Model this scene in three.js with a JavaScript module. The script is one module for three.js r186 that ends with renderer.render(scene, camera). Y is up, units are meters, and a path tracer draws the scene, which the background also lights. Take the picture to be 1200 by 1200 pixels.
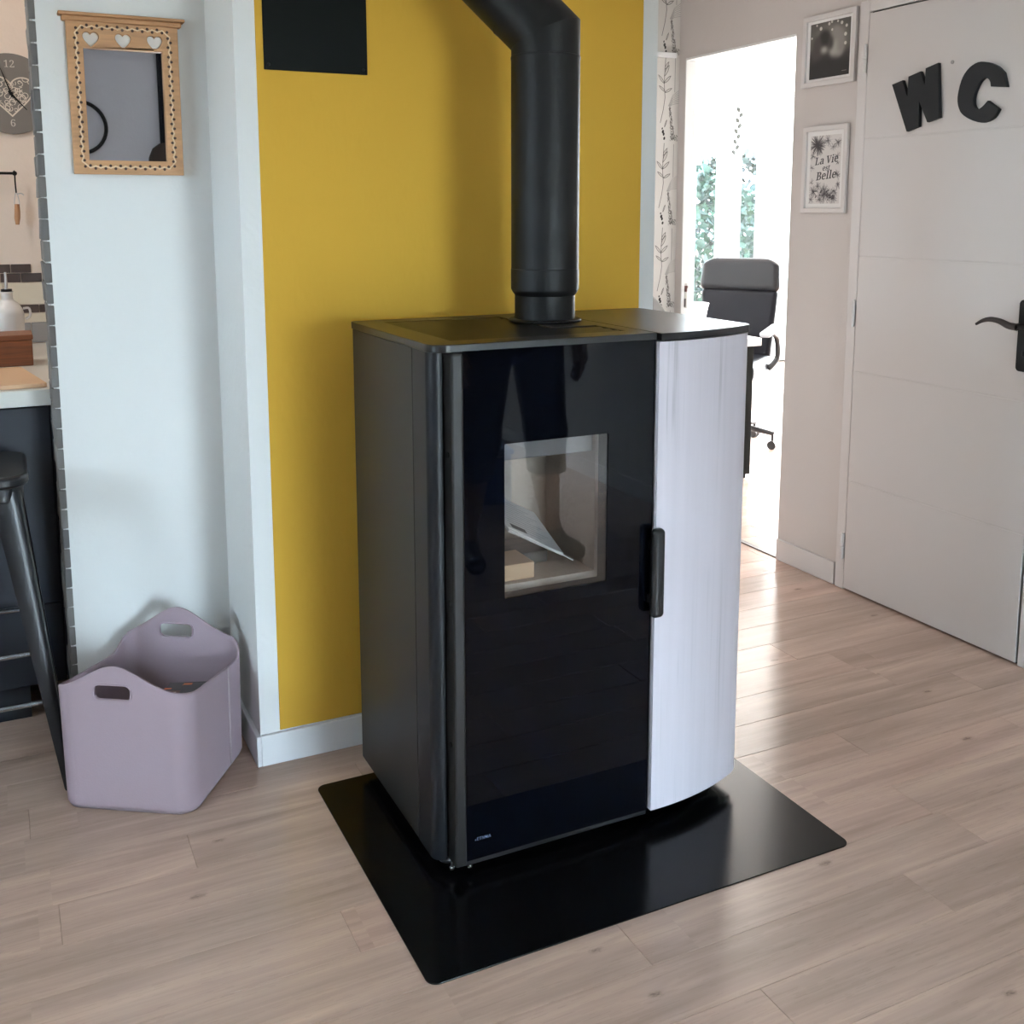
import * as THREE from 'three';
import { RoundedBoxGeometry } from 'three/addons/geometries/RoundedBoxGeometry.js';
import { mergeGeometries, mergeVertices } from 'three/addons/utils/BufferGeometryUtils.js';
import { MarchingCubes } from 'three/addons/objects/MarchingCubes.js';
import { Brush, Evaluator, SUBTRACTION } from 'three-bvh-csg';
import { RectAreaLightUniformsLib } from 'three/addons/lights/RectAreaLightUniformsLib.js';

// ---------------------------------------------------------------- camera, sky, light, exposure
const scene = new THREE.Scene();
const renderer = new THREE.WebGLRenderer({ antialias: true });
renderer.toneMapping = THREE.LinearToneMapping;
renderer.toneMappingExposure = 1.09;
renderer.shadowMap.enabled = true;

const camera = new THREE.PerspectiveCamera(63.24, 1200 / 1528.4, 0.05, 200);
camera.setViewOffset(1200, 1528.4, 0, 328.4, 1200, 1200);   // the picture is the lower part of a taller photograph
camera.position.set(0, 1.3647, 0);
camera.rotation.order = 'YXZ';
camera.rotation.set(-0.14888, -0.452246, -0.0012);

const SKY = 32;                                             // bright overcast sky
scene.background = new THREE.Color().setRGB(0.68, 0.86, 1.0);
scene.backgroundIntensity = SKY;
RectAreaLightUniformsLib.init();
function daylight(x, y, z, w, h, tx, ty, tz, power, rgb) {   // daylight of a glazed opening, the size of the opening
  const l = new THREE.RectAreaLight(new THREE.Color().setRGB(...rgb), power, w, h);
  l.position.set(x, y, z); l.lookAt(tx, ty, tz); l.name = 'window_daylight'; scene.add(l);
  return l;
}
daylight(1.525, 0.87, 2.385, 1.02, 1.52, 1.525, 0.87, 0, 8.5, [0.74, 0.88, 1.0]);        // glazed door behind the camera
daylight(7.18, 1.2, -5.65, 2.4, 2.1, 0, 1.2, -5.65, 42, [1.0, 1.0, 1.0]);              // office window in the side wall
daylight(-2.585, 1.6, -1.2, 0.78, 0.78, 0, 1.6, -1.2, 0.5, [0.80, 0.90, 1.0]);       // window in the left wall
const lampLight = new THREE.PointLight(new THREE.Color().setRGB(1.0, 0.91, 0.85), 0.95);   // ceiling lamp of the kitchen
lampLight.position.set(-0.55, 2.33, -3.45); lampLight.shadow.radius = 6; lampLight.name = 'kitchen_lamp_light'; scene.add(lampLight);
scene.traverse((o) => { if (o.isLight) o.castShadow = !o.isRectAreaLight; });

// ---------------------------------------------------------------- helpers
let seed = 7;
const rnd = () => { seed = (seed + 0x6d2b79f5) | 0; let t = Math.imul(seed ^ (seed >>> 15), 1 | seed); t = (t + Math.imul(t ^ (t >>> 7), 61 | t)) ^ t; return ((t ^ (t >>> 14)) >>> 0) / 4294967296; };
const rr = (a, b) => a + (b - a) * rnd();
const taken = new Map();
function numbered(n) { const k = taken.get(n) ?? 0; taken.set(n, k + 1); return k ? n + '_' + String(k).padStart(3, '0') : n; }
function std(rgb, roughness = 0.6, extra = {}) { const m = new THREE.MeshPhysicalMaterial({ roughness, ...extra }); m.color.setRGB(...rgb); return m; }
function add(name, g, m, parent = scene) {
  const o = new THREE.Mesh(Array.isArray(g) ? (g.length > 1 ? merge(g) : g[0]) : g, m);
  o.name = parent === scene ? numbered(name) : name; o.castShadow = o.receiveShadow = true; parent.add(o);
  return o;
}
function merge(list) {
  return mergeGeometries(list.map((g) => { const q = g.index ? g.toNonIndexed() : g.clone(); for (const k of Object.keys(q.attributes)) if (!['position', 'normal', 'uv'].includes(k)) q.deleteAttribute(k); if (!q.attributes.uv) q.setAttribute('uv', new THREE.BufferAttribute(new Float32Array(q.attributes.position.count * 2), 2)); if (!q.attributes.normal) q.computeVertexNormals(); return q; }));
}
function tag(o, label, category, group) { o.userData.label = label; o.userData.category = category; if (group) o.userData.group = group; return o; }
function thing(name, label, category, pos = [0, 0, 0], turn = 0, group) {
  const o = new THREE.Group(); o.name = numbered(name); o.position.set(...pos); o.rotation.y = turn; scene.add(o);
  return tag(o, label, category, group);
}
function struct(name, g, m, parent = scene) { const o = add(name, g, m, parent); if (parent === scene) o.userData.kind = 'structure'; return o; }
function structGroup(name, pos = [0, 0, 0]) { const o = new THREE.Group(); o.name = numbered(name); o.position.set(...pos); o.userData.kind = 'structure'; scene.add(o); return o; }
function worldUV(g, s = 1) {                                  // uv in metres on the plane each face lies in
  const q = g.index ? g.toNonIndexed() : g, p = q.attributes.position, uv = new Float32Array(p.count * 2), a = new THREE.Vector3(), b = new THREE.Vector3(), c = new THREE.Vector3(), n = new THREE.Vector3();
  for (let i = 0; i < p.count; i += 3) {
    a.fromBufferAttribute(p, i); b.fromBufferAttribute(p, i + 1); c.fromBufferAttribute(p, i + 2);
    n.copy(b).sub(a).cross(c.clone().sub(a));
    const ax = Math.abs(n.x), ay = Math.abs(n.y), az = Math.abs(n.z);
    [a, b, c].forEach((v, k) => { const [u, w] = ax >= ay && ax >= az ? [v.z, v.y] : ay >= az ? [v.x, v.z] : [v.x, v.y]; uv[(i + k) * 2] = u * s; uv[(i + k) * 2 + 1] = w * s; });
  }
  q.setAttribute('uv', new THREE.BufferAttribute(uv, 2));
  return q;
}
const slab = (x0, x1, y0, y1, z0, z1) => worldUV(new THREE.BoxGeometry(x1 - x0, y1 - y0, z1 - z0).translate((x0 + x1) / 2, (y0 + y1) / 2, (z0 + z1) / 2));
const rbox = (x0, x1, y0, y1, z0, z1, r = 0.004, s = 2) => new RoundedBoxGeometry(x1 - x0, y1 - y0, z1 - z0, s, Math.min(r, (x1 - x0) / 2.02, (y1 - y0) / 2.02, (z1 - z0) / 2.02)).translate((x0 + x1) / 2, (y0 + y1) / 2, (z0 + z1) / 2);
const V = (x, y, z) => new THREE.Vector3(x, y, z);
const tube = (pts, r, seg = 24, rad = 10, closed = false) => new THREE.TubeGeometry(new THREE.CatmullRomCurve3(pts.map((p) => V(...p)), closed), seg, r, rad, closed);
function bar(a, b, r, rad = 12, r2 = r) {                     // round bar from a to b
  const d = V(...b).sub(V(...a)), g = new THREE.CylinderGeometry(r2, r, d.length(), rad);
  g.applyQuaternion(new THREE.Quaternion().setFromUnitVectors(V(0, 1, 0), d.clone().normalize()));
  return g.translate((a[0] + b[0]) / 2, (a[1] + b[1]) / 2, (a[2] + b[2]) / 2);
}
function taper(pts, radii, seg = 24, rad = 10, flat = 1) {     // tube whose radius changes
  const c = new THREE.CatmullRomCurve3(pts.map((p) => V(...p))), g = new THREE.TubeGeometry(c, seg, 1, rad), p = g.attributes.position;
  for (let i = 0; i <= seg; i++) {
    const t = i / seg, k = t * (radii.length - 1), j = Math.min(radii.length - 2, Math.floor(k)), r = radii[j] + (radii[j + 1] - radii[j]) * (k - j), o = c.getPointAt(t);
    for (let s = 0; s <= rad; s++) { const n = i * (rad + 1) + s; p.setXYZ(n, o.x + (p.getX(n) - o.x) * r, o.y + (p.getY(n) - o.y) * r * flat, o.z + (p.getZ(n) - o.z) * r); }
  }
  g.computeVertexNormals();
  return g;
}
function rrShape(w, h, r, cx = 0, cy = 0, path = new THREE.Shape()) {
  const x = cx - w / 2, y = cy - h / 2;
  path.moveTo(x + r, y); path.lineTo(x + w - r, y); path.absarc(x + w - r, y + r, r, -Math.PI / 2, 0); path.lineTo(x + w, y + h - r); path.absarc(x + w - r, y + h - r, r, 0, Math.PI / 2);
  path.lineTo(x + r, y + h); path.absarc(x + r, y + h - r, r, Math.PI / 2, Math.PI); path.lineTo(x, y + r); path.absarc(x + r, y + r, r, Math.PI, Math.PI * 1.5);
  return path;
}
const poly = (pts, path = new THREE.Shape()) => { pts.forEach(([x, y], i) => (i ? path.lineTo(x, y) : path.moveTo(x, y))); path.closePath?.(); return path; };
const ext = (shape, depth, bevel = 0, curve = 12) => new THREE.ExtrudeGeometry(shape, { depth: depth - 2 * bevel, bevelEnabled: bevel > 0, bevelThickness: bevel, bevelSize: bevel, bevelOffset: -bevel, bevelSegments: 2, curveSegments: curve }).translate(0, 0, bevel);
const flat = (g) => g.rotateX(-Math.PI / 2);                   // shape (x, y) lies down as (x, -z), depth goes up
// smooth value noise
const H = (x, y, s) => { let h = Math.imul(x | 0, 374761393) ^ Math.imul(y | 0, 668265263) ^ Math.imul(s | 0, 1274126177); h = Math.imul(h ^ (h >>> 13), 1103515245); return ((h ^ (h >>> 16)) >>> 0) / 4294967296; };
function noise(x, y, s = 0, px = 0, py = 0) {
  const X = Math.floor(x), Y = Math.floor(y), f = x - X, g = y - Y, u = f * f * (3 - 2 * f), v = g * g * (3 - 2 * g), w = (k, p) => (p ? ((k % p) + p) % p : k);
  const a = H(w(X, px), w(Y, py), s), b = H(w(X + 1, px), w(Y, py), s), c = H(w(X, px), w(Y + 1, py), s), d = H(w(X + 1, px), w(Y + 1, py), s);
  return a + (b - a) * u + (c - a) * v + (a - b - c + d) * u * v;
}
const fbm = (x, y, s, o = 4) => { let t = 0, a = 0.5, n = 0; for (let i = 0; i < o; i++) { t += a * noise(x, y, s + i); n += a; a *= 0.5; x *= 2.03; y *= 2.03; } return t / n; };
function dataTex(w, h, fn, srgb = false) {
  const d = new Uint8Array(w * h * 4);
  for (let y = 0; y < h; y++) for (let x = 0; x < w; x++) { const c = fn(x / w, y / h, x, y), i = (y * w + x) * 4; for (let k = 0; k < 3; k++) d[i + k] = Math.max(0, Math.min(255, (Array.isArray(c) ? c[k] : c) * 255)); d[i + 3] = 255; }
  const t = new THREE.DataTexture(d, w, h); t.wrapS = t.wrapT = THREE.RepeatWrapping; t.magFilter = THREE.LinearFilter; t.needsUpdate = true;
  if (srgb) t.colorSpace = THREE.SRGBColorSpace;
  return t;
}
function canvasTex(w, h, draw, srgb = true) {
  const c = document.createElement('canvas'); c.width = w; c.height = h; draw(c.getContext('2d'), w, h);
  const t = new THREE.CanvasTexture(c); if (srgb) t.colorSpace = THREE.SRGBColorSpace; t.wrapS = t.wrapT = THREE.RepeatWrapping; return t;
}

// ---------------------------------------------------------------- materials
const plasterBump = dataTex(256, 256, (u, v) => 0.5 * noise(u * 16, v * 16, 1, 16, 16) + 0.3 * noise(u * 40, v * 40, 2, 40, 40) + 0.2 * noise(u * 90, v * 90, 3, 90, 90));
plasterBump.repeat.set(2, 2);
const paint = (rgb, bump = 0.0012) => std(rgb, 0.85, { bumpMap: plasterBump, bumpScale: bump });
const M = {
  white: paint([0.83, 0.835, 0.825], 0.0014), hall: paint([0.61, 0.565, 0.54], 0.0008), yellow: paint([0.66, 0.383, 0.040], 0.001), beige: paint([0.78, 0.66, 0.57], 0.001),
  grey: paint([0.52, 0.54, 0.60]), office: paint([0.86, 0.86, 0.85]), ceil: paint([0.85, 0.85, 0.84]),
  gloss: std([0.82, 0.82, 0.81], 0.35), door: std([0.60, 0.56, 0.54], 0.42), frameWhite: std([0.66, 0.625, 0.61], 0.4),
  base: std([0.80, 0.81, 0.83], 0.4), black: std([0.006, 0.0065, 0.007], 0.45, { specularIntensity: 0.6 }), satin: std([0.010, 0.010, 0.010], 0.5, { specularIntensity: 0.6 }), hearth: std([0.003, 0.003, 0.0035], 0.19, { specularIntensity: 0.6 }), pipe: std([0.007, 0.007, 0.0075], 0.5, { specularIntensity: 0.6 }),
  steel: std([0.55, 0.55, 0.56], 0.3, { metalness: 1 }), dark: std([0.02, 0.02, 0.022], 0.4), slate: std([0.13, 0.125, 0.12], 0.8),
};

// ---------------------------------------------------------------- floor: every plank in view is a board of its own
const oakTex = [];
for (let k = 0; k < 8; k++) {
  const knots = Array.from({ length: k % 4 === 0 ? 2 : k % 2 }, () => [rr(0.05, 0.95), rr(0.15, 0.85), rr(0.007, 0.013)]), tone = rr(-0.02, 0.02), pink = rr(-0.006, 0.010), mid = rr(0.2, 0.8), flow = rr(0.7, 1.3);
  oakTex.push(dataTex(1024, 112, (u, v) => {
    const X = u * 1.4, Y = v * 0.1335;
    let dx = 0, dark = 0;
    for (const [ku, kv, kr] of knots) { const a = X - ku * 1.4, b = Y - kv * 0.1335, n = 0.004 * (noise(X * 260, Y * 420, 9) - 0.5), d = Math.hypot(a * 0.35, b); dx += 0.016 * Math.exp(-((d / (kr * 1.8)) ** 2)) * Math.sign(b || 1); dark += 0.75 * Math.exp(-((Math.hypot(a * 0.45 + n, b + n) / (kr * 0.5)) ** 2)) * (0.35 + noise(X * 190, Y * 380, 8)); }
    const warp = 0.07 * (fbm(X * 1.5 * flow, Y * 4, 20 + k, 3) - 0.5) + dx;
    const r = Math.abs(Y - mid * 0.1335 + warp), ring = fbm(r * 85 + 0.9 * fbm(X * 1.2, Y * 6, 31 + k, 2), X * 0.5, 40 + k, 3);
    const fibre = fbm(X * 9, Y * 420, 50 + k, 2), pore = noise(X * 26, Y * 1100, 60 + k), cloud = fbm(X * 2.6, Y * 22 + 1.5 * fbm(X * 2, Y * 9, 77 + k, 2), 70 + k, 4), ray = fbm(X * 5, Y * 60, 80 + k, 3);
    const t = 0.735 + tone + 0.085 * (ring - 0.5) + 0.03 * (fibre - 0.5) + 0.14 * (cloud - 0.5) + 0.05 * (ray - 0.5) - (pore > 0.8 && ring > 0.5 ? 0.035 : 0) - 0.28 * Math.min(1, dark);
    return [t * 1.01 + 0.012 + pink, t * 0.882 + 0.004, t * 0.80 + 0.012];
  }, true));
}
const oakMats = [];
for (let k = 0; k < 8; k++) for (const f of [0.94, 1.0, 1.04]) oakMats.push(std([f, f * 0.985, f * 0.965], 0.21, { map: oakTex[k] }));
function plankGeo(x0, x1, z0, z1, top, u0, flip) {           // board with eased edges
  const c = 0.0009, g = 0.0002, a = x0 + g, b = x1 - g, d = z0 + g, e = z1 - g, y = top, lo = top - 0.011;
  const P = [[a, lo, d], [b, lo, d], [b, lo, e], [a, lo, e], [a, y - c, d], [b, y - c, d], [b, y - c, e], [a, y - c, e], [a + c, y, d + c], [b - c, y, d + c], [b - c, y, e - c], [a + c, y, e - c]];
  const F = [[11, 10, 9, 8], [8, 9, 5, 4], [9, 10, 6, 5], [10, 11, 7, 6], [11, 8, 4, 7], [4, 5, 1, 0], [5, 6, 2, 1], [6, 7, 3, 2], [7, 4, 0, 3]];
  const pos = [], uv = [];
  for (const [i, j, k, l] of F) for (const n of [i, j, k, i, k, l]) { pos.push(...P[n]); const u = (P[n][0] - x0) / 1.4 + u0, v = (P[n][2] - z0) / (z1 - z0); uv.push(flip ? 1 - u : u, flip ? 1 - v : v); }
  const q = new THREE.BufferGeometry();
  q.setAttribute('position', new THREE.Float32BufferAttribute(pos, 3)); q.setAttribute('uv', new THREE.Float32BufferAttribute(uv, 2)); q.computeVertexNormals();
  return q;
}
const floor = struct('floor', slab(-2.7, 7.3, -0.06, -0.0105, -7.8, 2.5), std([0.10, 0.07, 0.05], 0.9));
const W = 0.1335, Z0 = -2.005;
const fixed = { 0: [-0.55, 0.53], '-2': [0.03, 1.31], '-3': [0.30, 2.29], 2: [-0.12, 1.0], '-1': [-0.62, 0.78, 1.92], 1: [-0.35, 0.86], 3: [0.35, 1.62] };   // butt joints read off the photograph
const rest = [];
for (let row = -43; row < 38; row++) {
  const z0 = Z0 + (row + 1) * W, z1 = z0 + W;
  if (z1 > 2.5 || z0 < -7.75) continue;
  const inOffice = z1 < -4.15, xa = inOffice ? 2.78 : -2.65, xb = z0 > -2.9 ? 2.75 : 7.25;
  const joints = fixed[row] ? [...fixed[row]] : [xa + rr(0.2, 1.2)];
  while (joints[0] > xa) joints.unshift(joints[0] - rr(0.75, 1.35));
  while (joints.at(-1) < xb) joints.push(joints.at(-1) + rr(0.75, 1.35));
  for (let i = 0; i + 1 < joints.length; i++) {
    const a = Math.max(xa, joints[i]), b = Math.min(xb, joints[i + 1]);
    if (b - a < 0.02) continue;
    const m = oakMats[Math.floor(rnd() * 24)], g = plankGeo(a, b, z0, z1, 0, rnd(), rnd() < 0.5);
    const near = z1 < -0.9 && z0 > -3.5 && b > -0.35 && a < 2.8;
    if (near) add('plank', g, m, floor); else rest.push([g, m]);
  }
}
for (let k = 0; k < oakMats.length; k++) {
  const list = rest.filter(([, m]) => m === oakMats[k]).map(([g]) => g);
  if (list.length) add('planks_far_off', list, oakMats[k], floor).userData.kind = 'stuff';
}

// ---------------------------------------------------------------- room shell
struct('ground', slab(-30, 30, -0.30, -0.16, -40, 30), std([0.25, 0.205, 0.125], 0.95));
struct('ceiling', slab(-2.75, 7.35, 2.5, 2.62, -7.85, 2.55), M.ceil);
// back wall with its glazed door (behind the camera, seen in the mirror)
struct('wall_back', [slab(-2.7, 0.95, 0, 2.5, 2.4, 2.55), slab(2.10, 2.83, 0, 2.5, 2.4, 2.55), slab(0.95, 2.10, 1.70, 2.5, 2.4, 2.55)], M.grey);
struct('wall_left', [slab(-2.75, -2.6, 0, 2.5, -4.2, -1.65), slab(-2.75, -2.6, 0, 2.5, -0.75, 2.4), slab(-2.75, -2.6, 0, 1.15, -1.65, -0.75), slab(-2.75, -2.6, 2.05, 2.5, -1.65, -0.75)], M.white);
const pane = std([0.97, 0.98, 0.98], 0.0, { transmission: 1, thickness: 0, ior: 1.45, specularIntensity: 0.3 });
const win1 = structGroup('window_1');
add('window_frame', [rbox(0.95, 1.0, 0, 1.70, 2.395, 2.50), rbox(2.05, 2.10, 0, 1.70, 2.395, 2.50), rbox(1.0, 2.05, 1.65, 1.70, 2.395, 2.50), rbox(1.0, 2.05, 0, 0.07, 2.395, 2.50)], M.dark, win1);
add('pane', slab(1.0, 2.05, 0.07, 1.65, 2.455, 2.461), pane, win1);
const win4 = structGroup('window_4');
add('window_frame', [rbox(-2.72, -2.64, 1.15, 2.05, -1.65, -1.6), rbox(-2.72, -2.64, 1.15, 2.05, -0.8, -0.75), rbox(-2.72, -2.64, 2.0, 2.05, -1.6, -0.8), rbox(-2.72, -2.64, 1.15, 1.20, -1.6, -0.8)], M.frameWhite, win4);
add('pane', slab(-2.683, -2.677, 1.20, 2.0, -1.6, -0.8), pane, win4);
// kitchen
const wallKitchen = struct('wall_kitchen', [slab(-2.6, 0.70, 0, 2.5, -4.25, -4.1), slab(0.60, 0.70, 0, 2.5, -4.1, -2.995)], M.beige);
// wall that carries the mirror, its free end faced with stone slips
const wallMirror = struct('wall_mirror', slab(0.118, 1.55, 0, 2.5, -2.995, -2.84), M.white);
{
  const mats = [[0.27, 0.26, 0.255], [0.21, 0.205, 0.205], [0.32, 0.305, 0.29], [0.25, 0.23, 0.22]].map((c) => std(c, 0.85, { bumpMap: plasterBump, bumpScale: 0.003 }));
  for (let k = 0; k < 48; k++) {
    const y = k * 0.052, p = rr(0.0085, 0.0125), cut = -2.84 - (k % 2 ? rr(0.05, 0.07) : rr(0.085, 0.11)), h = rr(0.0485, 0.0505);
    for (const [z0, z1, q] of [[cut + 0.003, -2.838, p], [-2.994, cut - 0.003, rr(0.0085, 0.0125)]]) {
      const g = rbox(0.118 - q, 0.124, y, Math.min(2.5, y + h), z0, z1, 0.003, 2), a = g.attributes.position;
      for (let i = 0; i < a.count; i++) if (a.getX(i) < 0.117) a.setX(i, a.getX(i) + 0.005 * (noise(a.getY(i) * 60, a.getZ(i) * 60, k) - 0.5));
      g.computeVertexNormals();
      add('stone', g, mats[Math.floor(rnd() * 4)], wallMirror);
    }
  }
  add('mortar', slab(0.1112, 0.12, 0, 2.5, -2.994, -2.8405), std([0.62, 0.61, 0.59], 0.95), wallMirror);
}
// chimney breast with its yellow field
const chimney = struct('wall_chimney', slab(0.517, 1.655, 0, 2.5, -2.86, -2.5), M.white);
add('yellow_field', rbox(0.566, 1.607, 0.083, 2.5, -2.501, -2.4975, 0.001, 1), M.yellow, chimney);
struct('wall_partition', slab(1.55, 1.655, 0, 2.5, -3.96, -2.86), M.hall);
struct('baseboard_chimney', [rbox(0.5165, 1.667, 0, 0.080, -2.5, -2.4886, 0.002), rbox(0.505, 0.517, 0, 0.080, -2.838, -2.4886, 0.003), rbox(1.655, 1.667, 0, 0.080, -3.94, -2.4886, 0.003)], M.base);
// hall: wallpapered end wall and the wall with the doorway and the toilet door
const paperTex = canvasTex(384, 1024, (c, w, h) => {
  c.fillStyle = '#d6d1cb'; c.fillRect(0, 0, w, h);
  const ink = (a, l) => { c.strokeStyle = `rgba(58,52,48,${a})`; c.lineWidth = l; c.lineCap = 'round'; };
  const line = (pts, a = 0.85, l = 7) => { ink(a, l); c.beginPath(); pts.forEach(([x, y], i) => (i ? c.lineTo(x, y) : c.moveTo(x, y))); c.stroke(); };
  const leaf = (x, y, ang, len, wd, a = 0.7) => { c.save(); c.translate(x, y); c.rotate(ang); ink(a + 0.15, 6); c.beginPath(); c.moveTo(0, 0); c.quadraticCurveTo(len / 2, -wd, len, 0); c.quadraticCurveTo(len / 2, wd, 0, 0); c.stroke(); c.fillStyle = `rgba(90,84,78,0.12)`; c.fill(); c.restore(); };
  // stem with long leaves
  line([[150, 20], [140, 200], [134, 340], [150, 500], [128, 640], [88, 800]], 0.9, 7);
  leaf(134, 250, -1.1, 150, 34); leaf(134, 330, -0.75, 130, 30); leaf(136, 335, -2.3, 130, 26); leaf(150, 440, -0.5, 110, 26); leaf(150, 430, -2.5, 110, 24); leaf(138, 170, -1.0, 110, 26);
  // sprays of grass to the right
  for (let i = 0; i < 7; i++) line([[200 + i * 6, 600], [262, 470 + i * 18], [370, 400 + i * 26]], 0.5, 3.5);
  line([[292, 30], [292, 430]], 0.65, 5);
  // fluffy lavender spike
  for (let i = 0; i < 170; i++) { const t = rnd(), y = 620 + t * 390, s = 12 + 56 * t; ink(0.25 + 0.35 * rnd(), 4 + 4 * rnd()); const x = 222 + t * 60 + (rnd() - 0.5) * s; c.beginPath(); c.moveTo(x, y % h); c.lineTo(x + (rnd() - 0.5) * 26, (y - 16) % h); c.stroke(); }
  for (let i = 0; i < 60; i++) { const t = rnd(); ink(0.4, 5); const x = 290 + (rnd() - 0.5) * 120, y = (940 + t * 70) % h; c.beginPath(); c.moveTo(x, y); c.lineTo(x + 12, y + 6); c.stroke(); }
  // dark buds
  c.fillStyle = 'rgba(35,31,30,0.95)';
  for (const [x, y, r] of [[128, 905, 15], [140, 935, 13], [150, 985, 13], [118, 868, 9]]) { c.beginPath(); c.ellipse(x, y, r, r * 1.5, 0.3, 0, 7); c.fill(); }
  leaf(150, 850, -1.2, 90, 14, 0.8);
});
paperTex.repeat.set(1 / 0.135, 1 / 0.365); paperTex.offset.set(-2.605 / 0.135 % 1, 0.42);
struct('wall_hall', slab(1.55, 2.735, 0, 2.5, -4.06, -3.95), std([1, 1, 1], 0.85, { map: paperTex }));
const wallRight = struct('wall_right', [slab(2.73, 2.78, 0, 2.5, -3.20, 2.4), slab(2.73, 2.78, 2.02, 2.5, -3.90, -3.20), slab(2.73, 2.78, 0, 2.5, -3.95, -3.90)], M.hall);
struct('trim_1', [rbox(2.729, 2.781, 0, 2.02, -3.903, -3.897, 0.001), rbox(2.728, 2.782, 2.012, 2.021, -3.90, -3.20, 0.001)], M.gloss);
{ // strike plate and latch hole in the lining of the doorway
  const t = thing('strike_plate', 'small dark metal strike plate on the white doorway lining', 'strike plate', [2.752, 1.0, -3.897]);
  add('plate', rbox(-0.006, 0.006, -0.055, 0.055, 0, 0.002, 0.001), std([0.5, 0.48, 0.45], 0.4, { metalness: 0.6 }), t);
  add('latch_slot', [rbox(-0.008, 0.004, 0.018, 0.045, 0.001, 0.006, 0.001), rbox(0.002, 0.008, 0.034, 0.044, 0.001, 0.006, 0.001)], std([0.10, 0.03, 0.025], 0.6), t);
  add('bolt_slot', rbox(-0.008, -0.001, -0.05, -0.012, 0.001, 0.005, 0.001), std([0.04, 0.035, 0.03], 0.6), t);
}
struct('baseboard_right', [rbox(2.718, 2.73, 0, 0.085, -3.195, -2.872, 0.003), rbox(2.718, 2.73, 0, 0.085, -2.02, 2.39, 0.003)], M.frameWhite);
struct('baseboard_hall', rbox(1.667, 2.73, 0, 0.085, -3.95, -3.938, 0.003), M.gloss);
struct('trim_2', rbox(2.728, 2.755, 0.0, 0.004, -3.90, -3.20, 0.002), std([0.12, 0.1, 0.09], 0.4, { metalness: 0.7 }));
// toilet door
const door1 = structGroup('door_1');
{
  add('door_frame', [rbox(2.716, 2.735, 0, 2.075, -2.862, -2.818, 0.003), rbox(2.716, 2.735, 0, 2.075, -2.078, -2.034, 0.003), rbox(2.7165, 2.735, 2.036, 2.075, -2.819, -2.077, 0.003)], M.frameWhite, door1);
  const rows = [0.008, 0.411, 0.811, 1.2135, 1.613, 2.030];
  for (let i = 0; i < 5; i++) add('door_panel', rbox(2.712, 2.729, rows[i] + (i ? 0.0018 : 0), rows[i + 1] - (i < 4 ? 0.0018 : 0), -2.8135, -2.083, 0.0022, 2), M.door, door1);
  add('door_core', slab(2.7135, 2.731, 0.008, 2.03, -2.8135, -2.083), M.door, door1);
  add('door_gap', slab(2.7285, 2.7305, 0, 2.036, -2.8175, -2.0785), std([0.05, 0.045, 0.04], 0.9), door1);
  for (const y of [1.88, 1.012, 0.162]) {
    const h = add('hinge', [bar([2.708, y - 0.045, -2.824], [2.708, y - 0.001, -2.824], 0.0075, 14), bar([2.708, y + 0.001, -2.824], [2.708, y + 0.045, -2.824], 0.0075, 14), rbox(2.708, 2.716, y - 0.04, y + 0.04, -2.840, -2.824, 0.001)], M.frameWhite, door1);
    add('hinge_pin', bar([2.708, y + 0.045, -2.824], [2.708, y + 0.05, -2.824], 0.005, 12), M.frameWhite, h);
  }
  const blackIron = std([0.008, 0.009, 0.009], 0.5, { specularIntensity: 0.4 });
  add('handle_plate', ext(rrShape(0.046, 0.212, 0.013), 0.008, 0.002).rotateY(-Math.PI / 2).translate(2.712, 1.005, -2.124), blackIron, door1);
  const lever = add('door_handle', [bar([2.706, 1.034, -2.128], [2.664, 1.034, -2.128], 0.010, 16), taper([[2.664, 1.034, -2.118], [2.664, 1.036, -2.146], [2.664, 1.046, -2.178], [2.664, 1.049, -2.212], [2.664, 1.043, -2.238], [2.664, 1.030, -2.262]], [0.011, 0.0105, 0.009, 0.0078, 0.006, 0.004], 30, 12)], std([0.022, 0.016, 0.015], 0.4), door1);
  lever.userData.label = 'black curved lever handle';
  add('peephole', bar([2.7135, 1.826, -2.452], [2.7095, 1.826, -2.452], 0.006, 16), std([0.30, 0.29, 0.28], 0.4, { metalness: 0.5 }), door1);
  add('key_hole', rbox(2.700, 2.7045, 0.945, 0.962, -2.1265, -2.1215, 0.002), M.black, door1);
}
// office shell
struct('wall_office', [slab(7.2, 7.35, 0, 2.5, -7.85, -6.9), slab(7.2, 7.35, 0, 2.5, -4.4, -2.9), slab(7.2, 7.35, 2.3, 2.5, -6.9, -4.4), slab(7.2, 7.35, 0, 0.1, -6.9, -4.4), slab(2.62, 2.76, 0, 2.5, -7.7, -4.06),
  slab(2.62, 4.3, 0, 2.5, -7.85, -7.7), slab(6.9, 7.2, 0, 2.5, -7.85, -7.7), slab(4.3, 6.9, 2.32, 2.5, -7.85, -7.7)], M.office);
struct('wall_office_near', slab(2.78, 7.2, 0, 2.5, -3.0, -2.9), paint([0.30, 0.295, 0.29]));
const win2 = structGroup('window_2');
add('window_frame', [rbox(4.3, 4.37, 0, 2.32, -7.82, -7.74), rbox(6.83, 6.9, 0, 2.32, -7.82, -7.74), rbox(4.3, 6.9, 2.25, 2.32, -7.82, -7.74), rbox(4.3, 6.9, 0, 0.08, -7.82, -7.74), rbox(5.82, 5.90, 0.08, 2.25, -7.82, -7.74)], M.frameWhite, win2);
add('pane', slab(4.37, 5.82, 0.08, 2.25, -7.785, -7.779), pane, win2);
add('pane', slab(5.90, 6.83, 0.08, 2.25, -7.785, -7.779), pane, win2);
const win3 = structGroup('window_3');
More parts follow.
